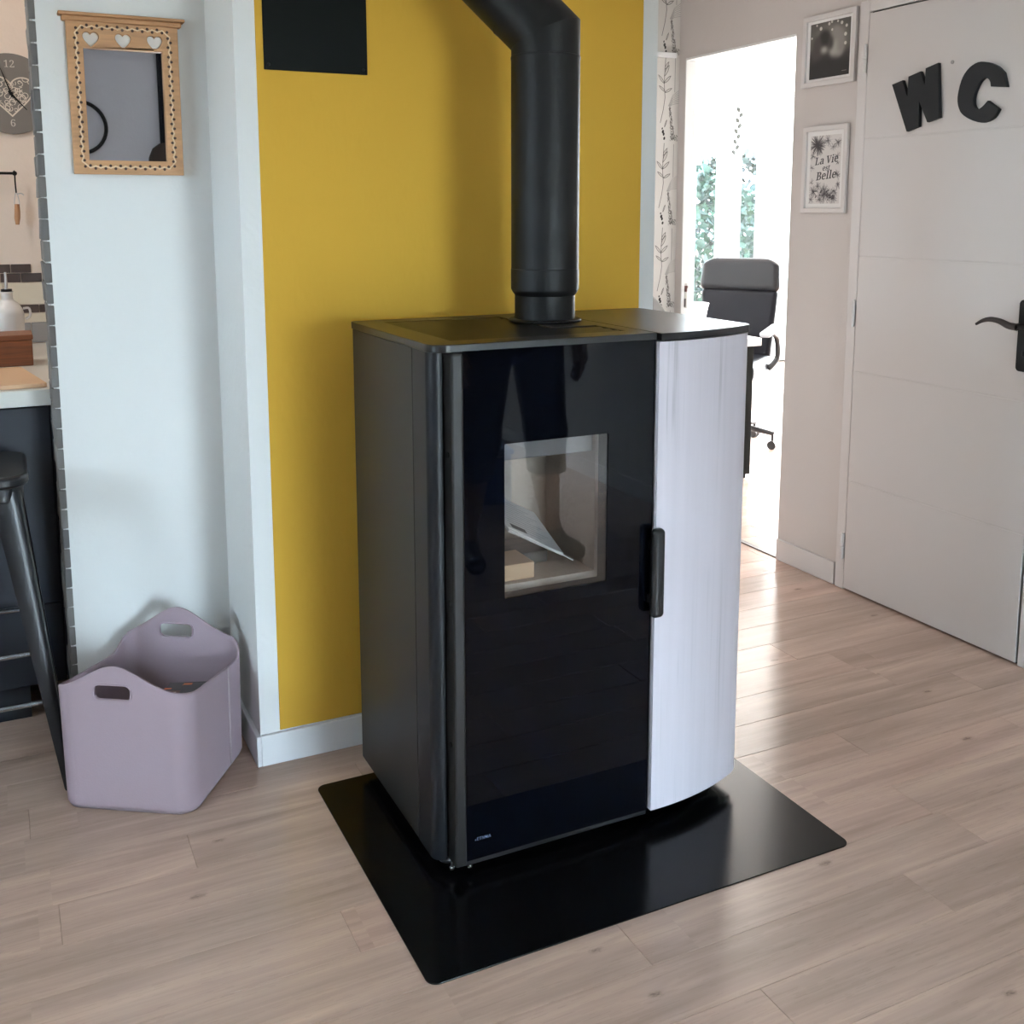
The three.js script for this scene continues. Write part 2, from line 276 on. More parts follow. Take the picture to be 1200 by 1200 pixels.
add('window_frame', [rbox(7.24, 7.31, 0.1, 2.3, -6.9, -6.83), rbox(7.24, 7.31, 0.1, 2.3, -4.47, -4.4), rbox(7.24, 7.31, 0.1, 2.3, -5.69, -5.61), rbox(7.24, 7.31, 2.24, 2.3, -6.83, -4.47), rbox(7.24, 7.31, 0.1, 0.17, -6.83, -4.47)], M.frameWhite, win3);
add('pane', slab(7.272, 7.278, 0.17, 2.24, -6.83, -5.69), pane, win3);
add('pane', slab(7.272, 7.278, 0.17, 2.24, -5.61, -4.47), pane, win3);

// ================================================================ the stove
const stove = thing('pellet_stove', 'tall black pellet stove with a black glass door and a whitewashed wood side panel', 'stove');
{
  const ST = M.satin;
  // body: side, back, floor pan and corner column
  add('body', [slab(0.752, 1.504, 0.045, 1.085, -2.355, -2.15), slab(0.752, 0.872, 0.045, 1.085, -2.15, -1.915), slab(1.13, 1.502, 0.045, 1.085, -2.15, -1.94), slab(0.872, 1.13, 0.045, 0.585, -2.15, -1.915), slab(0.872, 1.13, 0.925, 1.085, -2.15, -1.915)], M.black, stove);
  add('base_pan', ext(poly([[0.748, 2.352], [0.748, 1.93], [0.765, 1.90], [1.22, 1.88], [1.48, 1.955], [1.50, 2.0], [1.50, 2.352]]), 0.02, 0.002).rotateX(Math.PI / 2).scale(1, 1, -1).translate(0, 0.05, 0), M.black, stove);
  const side = add('side_panel', rbox(0.735, 0.752, 0.040, 1.1005, -2.360, -1.9705, 0.003), std([0.013, 0.013, 0.013], 0.42), stove);
  add('side_panel', rbox(1.504, 1.520, 0.040, 1.098, -2.360, -1.9200, 0.003), std([0.013, 0.013, 0.013], 0.42), stove);
  { // rounded corner column beside the door
    const s = new THREE.Shape(); s.moveTo(0.735, -1.968); s.lineTo(0.735, -1.900); s.absarc(0.757, -1.900, 0.022, Math.PI, Math.PI / 2, true); s.lineTo(0.762, -1.878); s.lineTo(0.762, -1.968); s.closePath();
    const g = new THREE.ExtrudeGeometry(s, { depth: 1.0605, bevelEnabled: false, curveSegments: 16 }).rotateX(Math.PI / 2).scale(1, 1, 1);
    const p = g.attributes.position; for (let i = 0; i < p.count; i++) { const y = p.getY(i); p.setY(i, y + 1.1005); p.setZ(i, p.getZ(i)); }
    g.computeVertexNormals();
    add('corner_column', g, std([0.006, 0.007, 0.010], 0.4, { specularIntensity: 0.7 }), stove);
  }
  // door frame upright, black glass with clear viewing pane
  const doorPart = add('door_frame', [rbox(0.7665, 0.7925, 0.036, 1.100, -1.888, -1.842, 0.006, 4), rbox(0.7925, 1.232, 0.030, 0.043, -1.888, -1.852, 0.002), rbox(0.7925, 1.232, 1.092, 1.101, -1.888, -1.852, 0.002), rbox(1.222, 1.232, 0.043, 1.092, -1.888, -1.852, 0.002)], std([0.014, 0.013, 0.013], 0.40, { specularIntensity: 0.8 }), stove);
  const hole = rrShape(0.238, 0.318, 0.003, 0.9995, 0.7545, new THREE.Path()), outer = poly([[0.7925, 0.044], [1.2315, 0.044], [1.2315, 1.1035], [0.7925, 1.1035]]);
  outer.holes.push(hole);
  add('door_glass', ext(outer, 0.005, 0.0008).translate(0, 0, -1.851), std([0.0022, 0.0026, 0.0042], 0.03, { ior: 1.5, specularIntensity: 0.36 }), stove).userData.label = 'black printed glass door';
  add('viewing_pane', slab(0.8803, 1.1187, 0.5955, 0.9135, -1.8505, -1.8485), std([0.93, 0.93, 0.92], 0.0, { transmission: 1, thickness: 0, ior: 1.7 }), stove).userData.label = 'clear ceramic viewing pane';
  for (const y of [0.90, 0.60, 0.30]) add('hinge_screw', bar([0.7645, y, -1.862], [0.7675, y, -1.862], 0.006, 12), M.black, stove);
  // maker's lettering at the lower left of the glass
  const logo = canvasTex(256, 64, (c) => { c.clearRect(0, 0, 256, 64); c.fillStyle = '#68748a'; c.font = 'bold 50px sans-serif'; c.textBaseline = 'middle'; c.fillText('ETNNA', 22, 34); c.beginPath(); c.arc(11, 40, 9, 0, 7); c.fill(); });
  add('lettering', new THREE.PlaneGeometry(0.050, 0.0125).translate(0.835, 0.089, -1.8452), std([1, 1, 1], 0.5, { map: logo, transparent: true }), stove);
  // firebox seen through the pane
  const verm = std([0.50, 0.43, 0.38], 0.9, { bumpMap: plasterBump, bumpScale: 0.003 });
  const fb = add('firebox', [slab(0.876, 1.126, 0.585, 0.925, -2.148, -2.128), slab(0.872, 0.878, 0.585, 0.925, -2.13, -1.905), slab(1.122, 1.130, 0.585, 0.925, -2.13, -1.905), slab(0.876, 1.126, 0.585, 0.600, -2.13, -1.905)], verm, stove);
  fb.userData.label = 'pale vermiculite firebox lining';
  add('baffle', [rbox(0.878, 1.122, 0.872, 0.886, -2.128, -1.93, 0.003), rbox(0.878, 1.122, 0.862, 0.9, -1.935, -1.915, 0.003)], std([0.22, 0.21, 0.22], 0.6), fb);
  add('fire_pot', [rbox(0.94, 1.06, 0.60, 0.628, -2.11, -2.0, 0.004)], std([0.06, 0.055, 0.05], 0.7), fb);
  // plan of the bowed right half of the front
  const bow = (o) => { const p = []; for (let i = 0; i <= 20; i++) { const x = 1.2345 + 0.268 * (i / 20); p.push([x, -1.836 - 0.056 * (i / 20) ** 2.2 + o]); } const r = 0.03 + o; for (let i = 0; i <= 8; i++) { const a = 1.14 * (1 - i / 8); p.push([1.490 + r * Math.cos(a), -1.9193 + r * Math.sin(a)]); } return p; };
  // whitewashed wood panel, bowed round the corner
  const woodTex = dataTex(512, 1024, (u, v) => {
    const X = u * 0.36, Y = v * 1.05, st = fbm(X * 150, Y * 3.2, 201, 3), st2 = fbm(X * 420, Y * 9, 205, 2), patch = fbm(X * 12, Y * 3, 209, 3), near = Math.exp(-(((u - 0.12) / 0.10) ** 2)) + 0.2 * Math.exp(-(((u - 0.58) / 0.08) ** 2));
    const worn = Math.max(0, st - 0.55) * 3.0 * Math.max(0, patch - 0.42) * 3.2 * (0.12 + near), t = 0.925 - 0.30 * worn - 0.03 * (fbm(X * 60, Y * 1.2, 205, 2) - 0.4) - 0.03 * (patch - 0.5);
    return [t * 0.975, t * 0.975, t];
  }, true);
  woodTex.wrapS = woodTex.wrapT = THREE.ClampToEdgeWrapping;
  {
    const pl = bow(0);
    const th = 0.016, n = pl.length, lo = 0.046, hi = 1.0985, pos = [], uv = [], idx = [];
    const inner = pl.map(([x, z], i) => { const a = pl[Math.max(0, i - 1)], b = pl[Math.min(n - 1, i + 1)], dx = b[0] - a[0], dz = b[1] - a[1], l = Math.hypot(dx, dz); return [x + (dz / l) * th, z - (dx / l) * th]; });
    const ring = [...pl, ...inner.slice().reverse()];
    const lowEdge = (x) => lo + 0.008 * Math.max(0, (x - 1.48) / 0.045) ** 2;         // lower edge lifts a little at the outer corner
    ring.forEach(([x, z], i) => { for (const y of [lowEdge(x), hi]) { pos.push(x, y, z); uv.push((x - 1.2345) / 0.3, (y - lo) / (hi - lo)); } });
    for (let i = 0; i < ring.length; i++) { const j = (i + 1) % ring.length; idx.push(i * 2, j * 2, j * 2 + 1, i * 2, j * 2 + 1, i * 2 + 1); }
    for (let i = 0; i + 1 < n; i++) { const a = i, b = i + 1, c = ring.length - 1 - b, d = ring.length - 1 - a; idx.push(a * 2 + 1, b * 2 + 1, c * 2 + 1, a * 2 + 1, c * 2 + 1, d * 2 + 1, a * 2, c * 2, b * 2, a * 2, d * 2, c * 2); }
    const g = new THREE.BufferGeometry(); g.setAttribute('position', new THREE.Float32BufferAttribute(pos, 3)); g.setAttribute('uv', new THREE.Float32BufferAttribute(uv, 2)); g.setIndex(idx);
    const q = g.toNonIndexed(); q.computeVertexNormals();
    // smooth the bowed faces only
    const P = q.attributes.position, N = q.attributes.normal, acc = new Map();
    for (let i = 0; i < P.count; i++) { if (Math.abs(N.getY(i)) > 0.5) continue; const k = [P.getX(i).toFixed(4), P.getZ(i).toFixed(4)].join(); const v = acc.get(k) ?? V(0, 0, 0); acc.set(k, v.add(V(N.getX(i), 0, N.getZ(i)))); }
    for (let i = 0; i < P.count; i++) { if (Math.abs(N.getY(i)) > 0.5) continue; const v = acc.get([P.getX(i).toFixed(4), P.getZ(i).toFixed(4)].join()).clone().normalize(); if (v.dot(V(N.getX(i), 0, N.getZ(i))) > 0.8) N.setXYZ(i, v.x, 0, v.z); }
    add('wood_panel', q, std([0.85, 0.795, 0.82], 0.55, { map: woodTex, side: THREE.DoubleSide }), stove).userData.label = 'whitewashed wood front panel';
  }
  // handle: upright black grip on two stubs
  const hd = add('door_handle', rbox(1.216, 1.2465, 0.503, 0.701, -1.836, -1.812, 0.011, 4), std([0.012, 0.012, 0.013], 0.38), stove);
  for (const y of [0.54, 0.66]) add('handle_stub', rbox(1.221, 1.230, y - 0.01, y + 0.01, -1.848, -1.82, 0.003), M.black, hd);
  // top: frame with louvred slats on the left, plain hopper lid on the right
  const top = 1.117, th = 0.016;
  const planShape = (pts) => poly(pts.map(([x, z]) => [x, -z]));
  const arc = (cx, cz, r, a0, a1, n = 8) => Array.from({ length: n + 1 }, (_, i) => { const a = a0 + ((a1 - a0) * i) / n; return [cx + r * Math.cos(a), cz + r * Math.sin(a)]; });
  const left = planShape([...arc(0.748, -2.349, 0.018, -Math.PI / 2, -Math.PI, 6), ...arc(0.767, -1.886, 0.037, Math.PI, Math.PI / 2, 8), [1.2335, -1.846], [1.2335, -2.367]]);
  left.holes.push(poly([[0.795, 2.305], [0.795, 1.91], [1.195, 1.91], [1.195, 2.305]], new THREE.Path()));
  const topMat = std([0.010, 0.0095, 0.009], 0.34);
  const tp = add('top_plate', flat(ext(left, th, 0.002)).translate(0, top - th, 0), topMat, stove);
  const grille = add('grille_pan', slab(0.79, 1.20, top - 0.03, top - 0.022, -2.31, -1.905), M.black, stove);
  for (let i = 0; i < 11; i++) { const z = -2.292 + i * 0.0365; add('grille_slat', rbox(0.793, 1.197, -0.0025, 0.0025, -0.0145, 0.0145, 0.002, 2).rotateX(0.16).translate(0, top - 0.0055, z), topMat, stove); }
  add('flue_plate', flat(ext(planShape([[1.084, -2.352], [1.084, -2.03], [1.195, -2.03], [1.195, -2.352]]), 0.006, 0.001)).translate(0, top - 0.0055, 0), topMat, stove);
  const lidPts = [[1.2365, -2.367], ...arc(1.494, -2.337, 0.030, -Math.PI / 2, 0, 6), ...bow(0.004).slice(1).reverse(), [1.2365, -1.832]];
  add('hopper_lid', flat(ext(planShape(lidPts), th, 0.002)).translate(0, top - th, 0), std([0.012, 0.012, 0.012], 0.30), stove).userData.label = 'plain hopper lid';
  // feet
  const foot = new THREE.LatheGeometry([[0, 0], [0.019, 0], [0.021, 0.003], [0.021, 0.012], [0.008, 0.014], [0.008, 0.045], [0, 0.045]].map(([x, y]) => new THREE.Vector2(x, y)), 20);
  for (const [x, z] of [[0.785, -1.935], [1.445, -1.985], [0.79, -2.31], [1.48, -2.31]]) add('foot', foot.clone().translate(x, 0.003, z), M.dark, stove);
  for (const [x, z] of [[0.770, -1.872], [0.806, -1.862]]) add('bolt', [bar([x, 0.020, z], [x, 0.037, z], 0.003, 10), bar([x, 0.020, z], [x, 0.0235, z], 0.006, 6)], std([0.9, 0.9, 0.88], 0.22, { metalness: 1 }), stove);
}
{ // booklet in its clear bag left in the firebox
  const t = thing('instruction_booklet', 'white instruction booklet leaning inside the firebox behind the glass', 'booklet', [1.0, 0.6005, -1.99]);
  const page = canvasTex(256, 384, (c) => { c.fillStyle = '#f0eff2'; c.fillRect(0, 0, 256, 384); c.fillStyle = '#b4b4bc'; for (let i = 0; i < 12; i++) c.fillRect(26, 40 + i * 26, 120 + ((i * 53) % 80), 6); c.fillStyle = '#30303a'; c.fillRect(30, 300, 70, 40); });
  const g = rbox(-0.075, 0.075, 0, 0.19, -0.003, 0.003, 0.001, 1), b = std([1, 1, 1], 0.35, { map: page });
  add('cover', g.rotateX(-1.32).rotateZ(-0.50).translate(0.002, 0.066, 0.045), b, t);
  add('page_edge', rbox(-0.09, 0.09, -0.001, 0.001, -0.002, 0.002, 0.0008, 1).rotateZ(-0.55).translate(0.0, 0.072, 0.072), std([0.95, 0.95, 0.95], 0.3), t);
}
tag(add('accessory_carton', rbox(-0.05, 0.05, 0, 0.035, -0.045, 0.045, 0.002).translate(0.935, 0.6005, -1.965), std([0.62, 0.42, 0.27], 0.8)), 'flat tan cardboard packet on the firebox floor behind the glass', 'packet');

// flue pipe
const pipe = thing('flue_pipe', 'matt black flue pipe rising from the stove and bending to the left', 'flue pipe', [1.139, 1.119, -2.17]);
{
  const L = (pts) => new THREE.LatheGeometry(pts.map(([r, y]) => new THREE.Vector2(r, y)), 56);
  add('base_ring', L([[0.070, 0], [0.084, 0], [0.084, 0.003], [0.080, 0.0055], [0.070, 0.0055]]), M.pipe, pipe);
  add('inner_pipe', L([[0.062, 0.002], [0.0695, 0.002], [0.0695, 0.082], [0.062, 0.082]]), M.pipe, pipe);
  add('collar', L([[0.0665, 0.060], [0.069, 0.058], [0.0755, 0.067], [0.0785, 0.074], [0.0785, 0.118], [0.0775, 0.120], [0.070, 0.120]]), M.pipe, pipe);
  add('pipe_section', L([[0.070, 0.1195], [0.0776, 0.1195], [0.0776, 0.583], [0.0786, 0.586], [0.0786, 0.590], [0.0776, 0.592], [0.070, 0.592]]), M.pipe, pipe);
  // mitred elbow and the slanting length, which turns upright again to the ceiling
  const bend = V(0, 0.638, 0), dir = V(-0.72, 1, -0.60); dir.y = Math.hypot(dir.x, dir.z); dir.normalize();
  const mitre = (pts, r) => { // straight runs joined in the bisecting plane
    const rings = [], N = 56;
    for (let i = 0; i < pts.length; i++) {
      const d0 = pts[i].clone().sub(pts[Math.max(0, i - 1)]), d1 = pts[Math.min(pts.length - 1, i + 1)].clone().sub(pts[i]); if (!d0.length()) d0.copy(d1); if (!d1.length()) d1.copy(d0); d0.normalize(); d1.normalize();
      const n = d0.clone().add(d1).normalize(), side = V(dir.z, 0, -dir.x).normalize(), up = side.clone().cross(d0).normalize(), ring = [];
      for (let k = 0; k <= N; k++) { const a = (k / N) * 2 * Math.PI, o = side.clone().multiplyScalar(Math.cos(a) * r).add(up.clone().multiplyScalar(Math.sin(a) * r)); o.addScaledVector(d0, -o.dot(n) / d0.dot(n)); ring.push(o.add(pts[i])); }
      rings.push(ring);
    }
    const pos = [], idx = []; rings.forEach((q, i) => { q.forEach((p) => pos.push(p.x, p.y, p.z)); if (i) for (let k = 0; k < N; k++) { const a = (i - 1) * (N + 1) + k, b = a + N + 1; idx.push(a, b + 1, a + 1, a, b, b + 1); } });
    const g = new THREE.BufferGeometry(); g.setAttribute('position', new THREE.Float32BufferAttribute(pos, 3)); g.setIndex(idx); return g;
  };
  const run = (a, b, r) => { const g = mitre([a, b], r); g.computeVertexNormals(); return g; };
  const e1 = bend.clone().addScaledVector(dir, 0.085);
  const lower = run(V(0, 0.5915, 0), V(0, 0.60, 0), 0.0772);
  const el = mitre([V(0, 0.592, 0), bend, e1], 0.0772).toNonIndexed(); el.computeVertexNormals();
  { // round the two tubes but keep the mitre crease
    const P = el.attributes.position, N = el.attributes.normal;
    for (let t = 0; t < P.count; t += 3) { const upper = (P.getY(t) + P.getY(t + 1) + P.getY(t + 2)) / 3; const first = t < (P.count / 2); for (let k = 0; k < 3; k++) { const p = V(P.getX(t + k), P.getY(t + k), P.getZ(t + k)); const n = first ? V(p.x, 0, p.z) : p.clone().sub(bend).addScaledVector(dir, -p.clone().sub(bend).dot(dir)); n.normalize(); N.setXYZ(t + k, n.x, n.y, n.z); } }
  }
  add('elbow', el, M.pipe, pipe);
  add('elbow_ring', run(e1.clone().addScaledVector(dir, -0.003), e1.clone().addScaledVector(dir, 0.004), 0.0784), M.pipe, pipe);
  const e2 = e1.clone().addScaledVector(dir, 0.20);
  add('slanting_section', run(e1, e2, 0.0775), M.pipe, pipe);
  const up = mitre([e2, e2.clone().addScaledVector(dir, 0.06), V(e2.x + dir.x * 0.06, 1.378, e2.z + dir.z * 0.06)], 0.0772); up.computeVertexNormals();
  add('upper_section', up, M.pipe, pipe);
}
// hearth plate
tag(add('hearth_plate', flat(ext(rrShape(0.986, 0.742, 0.022), 0.003, 0.0008)).translate(1.1035, 0.0002, -1.9665), M.hearth), 'black sheet metal floor plate with rounded corners under the stove', 'floor plate');
// blanking plate on the yellow wall
{
  const t = thing('cover_plate', 'square black metal cover plate high on the yellow wall', 'cover plate', [0.706, 1.815, -2.4975]);
  add('plate', rbox(-0.1235, 0.1235, -0.1245, 0.1245, 0, 0.004, 0.0015), std([0.003, 0.004, 0.0035], 0.4, { specularIntensity: 0.18 }), t);
  for (const [x, y] of [[-1, -1], [1, -1], [-1, 1], [1, 1]]) add('screw', new THREE.SphereGeometry(0.004, 12, 8).scale(1, 1, 0.5).translate(x * 0.113, y * 0.113, 0.004), M.black, t);
}

// ================================================================ mirror with the three hearts
{
  const t = thing('hanging_mirror', 'pine framed mirror with three cut-out white hearts, hung on the white wall', 'mirror', [0.317, 1.46, -2.84]);
  const pineTex = dataTex(256, 256, (u, v) => { const s = fbm(u * 5, v * 60, 301, 3), k = fbm(u * 3, v * 8, 305, 2); const q = 0.75 + 0.12 * (s - 0.5) + 0.1 * (k - 0.5); return [q * 1.0, q * 0.755, q * 0.53]; }, true);
  pineTex.repeat.set(3, 3);
  const pine = std([1, 1, 1], 0.5, { map: pineTex }), pineDark = std([0.9, 0.86, 0.82], 0.5, { map: pineTex });
  const w = 0.258, h = 0.366, heart = (cx, cy, s, P = THREE.Path) => { const p = new P(); p.moveTo(cx, cy - s); p.bezierCurveTo(cx + 0.45 * s, cy - 0.55 * s, cx + 0.95 * s, cy - 0.15 * s, cx + 0.92 * s, cy + 0.35 * s); p.bezierCurveTo(cx + 0.88 * s, cy + 0.85 * s, cx + 0.25 * s, cy + 1.0 * s, cx, cy + 0.52 * s); p.bezierCurveTo(cx - 0.25 * s, cy + 1.0 * s, cx - 0.88 * s, cy + 0.85 * s, cx - 0.92 * s, cy + 0.35 * s); p.bezierCurveTo(cx - 0.95 * s, cy - 0.15 * s, cx - 0.45 * s, cy - 0.55 * s, cx, cy - s); return p; };
  const fr = poly([[-w / 2, 0], [w / 2, 0], [w / 2, h], [-w / 2, h]]);
  fr.holes.push(poly([[-0.0925, 0.034], [-0.0925, 0.300], [0.0905, 0.300], [0.0905, 0.034]], new THREE.Path()));
  const hx = [-0.0745, -0.0005, 0.0735];
  for (const x of hx) fr.holes.push(heart(x, 0.3215, 0.0195));
  const f = add('frame', ext(fr, 0.018, 0.0018).translate(0, 0, 0.002), pine, t);
  for (const x of hx) add('heart_inset', ext(heart(x, 0.3215, 0.0205, THREE.Shape), 0.004).translate(0, 0, 0.004), std([0.88, 0.87, 0.84], 0.6), t).userData.label = 'white heart inset';
  add('cornice', [rbox(-0.1455, 0.1455, h + 0.006, h + 0.014, 0, 0.036, 0.003), rbox(-0.138, 0.138, h - 0.006, h + 0.007, 0, 0.028, 0.004)], pineDark, t);
  add('mirror_glass', slab(-0.096, 0.094, 0.030, 0.304, 0.003, 0.007), std([0.80, 0.81, 0.83], 0.01, { metalness: 1 }), t).userData.label = 'silvered mirror glass';
  // carved border: a pale wavy band with a row of drilled dark dots on either side
  const band = [], dots = [], a = 0.1075, b0 = 0.0175, b1 = 0.349, rad = 0.016, K = 92, pts = rrShape(2 * a, b1 - b0, rad, 0, (b0 + b1) / 2, new THREE.Path()).getSpacedPoints(K);
  for (let i = 0; i < K; i++) {
    const p = pts[i], q = pts[(i + 1) % K], n = new THREE.Vector2(-(q.y - p.y), q.x - p.x).normalize(), s = i % 2 ? 1 : -1, m = 0.0022;
    band.push(bar([p.x + n.x * s * m, p.y + n.y * s * m, 0.0200], [q.x - n.x * s * m, q.y - n.y * s * m, 0.0200], 0.0019, 8), new THREE.SphereGeometry(0.0019, 8, 6).translate(p.x + n.x * s * m, p.y + n.y * s * m, 0.0200));
    dots.push(new THREE.CylinderGeometry(0.0034, 0.0034, 0.001, 12).rotateX(Math.PI / 2).translate(p.x - n.x * s * 0.0034, p.y - n.y * s * 0.0034, 0.0209));
  }
  add('carved_band', band, std([0.82, 0.60, 0.38], 0.6), f).userData.kind = 'stuff';
  add('drilled_dots', dots, std([0.07, 0.04, 0.03], 0.8), f).userData.kind = 'stuff';
}

// ================================================================ basket with magazines
const bx = { u: V(0.83786, 0, 0.54588), b: V(0.54588, 0, -0.83786), o: V(0.061, 0, -2.518) };
const bp = (s, y, d) => bx.o.clone().addScaledVector(bx.u, s).addScaledVector(bx.b, d).setY(y);
const bTurn = Math.atan2(-0.54588, 0.83786);
{
  const c = bp(0.158, 0, 0.158), t = thing('felt_basket', 'mauve felt storage basket with slot handles holding magazines beside the white wall', 'basket', [c.x, 0.0005, c.z], bTurn);
  const felt = std([0.37, 0.285, 0.325], 0.95, { sheen: 0.4, sheenColor: new THREE.Color(0.6, 0.5, 0.52), sheenRoughness: 0.6, bumpMap: dataTex(256, 256, (u, v) => 0.5 * noise(u * 64, v * 64, 5, 64, 64) + 0.5 * noise(u * 128, v * 128, 6, 128, 128)), bumpScale: 0.0003 });
  const N = 160, R = 26, th = 0.0055;
  const outline = (hw, hd, r) => { const s = rrShape(2 * hw, 2 * hd, r, 0, 0, new THREE.Path()); const p = s.getSpacedPoints(N * 4), out = []; for (let i = 0; i < N; i++) out.push(p[i * 4]); return out; };
  const rim = (x, z, hd) => { const f = Math.max(0, Math.min(1, (z / hd + 0.5))), end = Math.abs(z) > hd * 0.55 ? Math.min(1, (Math.abs(z) - hd * 0.55) / (hd * 0.43)) : 0, bell = Math.exp(-(((Math.abs(x + 0.012) ** 2 + 0.0006) / 0.0095) ** 0.9)); const eb = THREE.MathUtils.smoothstep(-z / hd, 0.72, 0.99); return 0.258 + 0.022 * f + (z > 0 ? 0.008 * end + end * bell * 0.072 : eb * (0.026 + bell * 0.090)); };
  const hw = 0.162, hd = 0.166, flare = 0.003, pos = [], idx = [], uv = [];
  const ringAt = (y, top, inset) => { const k = y / 0.28, o = outline(hw + flare * k - inset, hd + flare * k - inset, 0.045 - inset * 0.6); return o; };
  const layers = [];
  for (let j = 0; j <= R; j++) layers.push([j / R, 0]);
  for (let j = R; j >= 0; j--) layers.push([j / R, th]);
  for (const [f, inset] of layers) {
    const baseO = outline(hw, hd, 0.045);
    for (let i = 0; i < N; i++) {
      const q = baseO[i], H0 = rim(q.x, -q.y, hd), y0 = inset ? th : 0, y = y0 + (H0 - y0) * f, k = y / 0.28;
      let sc = flare * k - inset; if (!inset && f < 0.04) sc -= 0.004 * (1 - f / 0.04);
      const nx = q.x / hw, nz = q.y / hd, x = q.x * (1 + sc / hw), z = -q.y * (1 + sc / hd);
      pos.push(x, y + (f === 1 && !inset ? -0.001 : 0), z); uv.push(i / N * 4, y * 4);
    }
  }
  const LN = layers.length;
  for (let j = 0; j + 1 < LN; j++) for (let i = 0; i < N; i++) { const a = j * N + i, b = j * N + ((i + 1) % N), c2 = a + N, d = b + N; idx.push(a, b, d, a, d, c2); }
  for (const [j, flip] of [[0, 0], [LN - 1, 1]]) { const ci = pos.length / 3; pos.push(0, flip ? th : 0, 0); uv.push(0, 0); for (let i = 0; i < N; i++) { const a = j * N + i, b = j * N + ((i + 1) % N); flip ? idx.push(a, b, ci) : idx.push(b, a, ci); } }
  let g = new THREE.BufferGeometry(); g.setAttribute('position', new THREE.Float32BufferAttribute(pos, 3)); g.setAttribute('uv', new THREE.Float32BufferAttribute(uv, 2)); g.setIndex(idx); g.computeVertexNormals();
  { // is it wound outwards?
    let vol = 0; const p = g.attributes.position, a = V(), b = V(), c3 = V(); for (let i = 0; i < idx.length; i += 3) { a.fromBufferAttribute(p, idx[i]); b.fromBufferAttribute(p, idx[i + 1]); c3.fromBufferAttribute(p, idx[i + 2]); vol += a.dot(b.cross(c3)); }
    if (vol < 0) { for (let i = 0; i < idx.length; i += 3) [idx[i], idx[i + 1]] = [idx[i + 1], idx[i]]; g.setIndex(idx); g.computeVertexNormals(); }
  }
  const ev = new Evaluator(); ev.useGroups = false;
  let br = new Brush(g); br.updateMatrixWorld();
  for (const [zz, y] of [[hd + 0.003, 0.291], [-hd - 0.003, 0.305]]) { const cut = new Brush(ext(rrShape(0.086, 0.034, 0.012), 0.08).translate(-0.016, y, zz - 0.04)); cut.updateMatrixWorld(); br = ev.evaluate(br, cut, SUBTRACTION); br.updateMatrixWorld(); }
  add('shell', br.geometry, felt, t);
  add('side_seam', bar([hw + 0.0022, 0.012, -0.055], [hw + flare * 0.93 + 0.0008, 0.2605, -0.056], 0.0022, 8), std([0.40, 0.33, 0.35], 0.95), t);
  // slot edges, slightly thicker
  for (const [zz, y, s] of [[hd + 0.0033, 0.291, 1], [-hd - 0.0033 + 0.0055, 0.305, 1]]) { const p = rrShape(0.090, 0.038, 0.014, -0.016, y, new THREE.Path()).getSpacedPoints(60).slice(0, 60).map((q) => [q.x, q.y, zz]); add('slot_edge', tube(p, 0.0022, 90, 8, true), felt, t); }
  // magazines standing in the basket
  const cover = (bg, fg, n) => canvasTex(128, 160, (k) => { k.fillStyle = bg; k.fillRect(0, 0, 128, 160); for (let i = 0; i < 14; i++) { k.fillStyle = fg[i % fg.length]; k.fillRect(((i * 37 * n) % 110), ((i * 53 + n * 17) % 150), 20 + (i * 13) % 50, 8 + (i * 7) % 26); } });
  const mags = [
    ['white magazine with dark print lying across the basket, nearest the front slot', '#d9d4cf', ['#2b2a2c', '#4a4440', '#8c8580'], 0.045, 0.202, 0.085, 0.19, 0.10, 0.06, 0.10],
    ['dark printed magazine with an orange corner in the basket, beside its right rim', '#332f30', ['#e8772e', '#c9c4be', '#5d3a2a', '#221f21'], 0.075, 0.216, 0.015, 0.12, 0.14, 0.10, 0.0],
  ];
  mags.forEach(([label, bg, fg, x, y, z, w, d, tilt, turn], i) => {
    const p = V(x, y, z).applyAxisAngle(V(0, 1, 0), bTurn).add(V(c.x, 0, c.z));
    const m = thing('magazine', label, 'magazine', [p.x, p.y, p.z], bTurn + turn, 'magazines in the felt basket');
    const paper = std([0.80, 0.78, 0.75], 0.6);
    add('pages', rbox(-w / 2, w / 2, -0.004, 0.003, -d / 2, d / 2, 0.001, 1).rotateZ(tilt), paper, m);
    add('cover', rbox(-w / 2 - 0.001, w / 2 + 0.001, 0.0031, 0.0041, -d / 2 - 0.001, d / 2 + 0.001, 0.0004, 1).rotateZ(tilt), std([1, 1, 1], 0.35, { map: cover(bg, fg, i + 1) }), m);
  });
}

// ================================================================ pictures and letters on the hall wall
function frameOnWall(name, label, zc, yc, w, h, iw, ih, tex, deep, group) {
  const t = thing(name, label, 'picture', [2.73, yc, zc], -Math.PI / 2, group);
  const s = poly([[-w / 2, -h / 2], [w / 2, -h / 2], [w / 2, h / 2], [-w / 2, h / 2]]), b = 0.018;
  s.holes.push(poly([[-w / 2 + b, -h / 2 + b], [-w / 2 + b, h / 2 - b], [w / 2 - b, h / 2 - b], [w / 2 - b, -h / 2 + b]], new THREE.Path()));
  add('frame', ext(s, deep, 0.002).translate(0, 0, 0.001), M.frameWhite, t);
  add('mount', slab(-w / 2 + b - 0.002, w / 2 - b + 0.002, -h / 2 + b - 0.002, h / 2 - b + 0.002, 0.001, 0.006), std([0.80, 0.79, 0.775], 0.8), t);
  add('print', new THREE.PlaneGeometry(iw, ih).translate(0, 0, 0.0066), std([1, 1, 1], 0.45, { map: tex }), t);
}
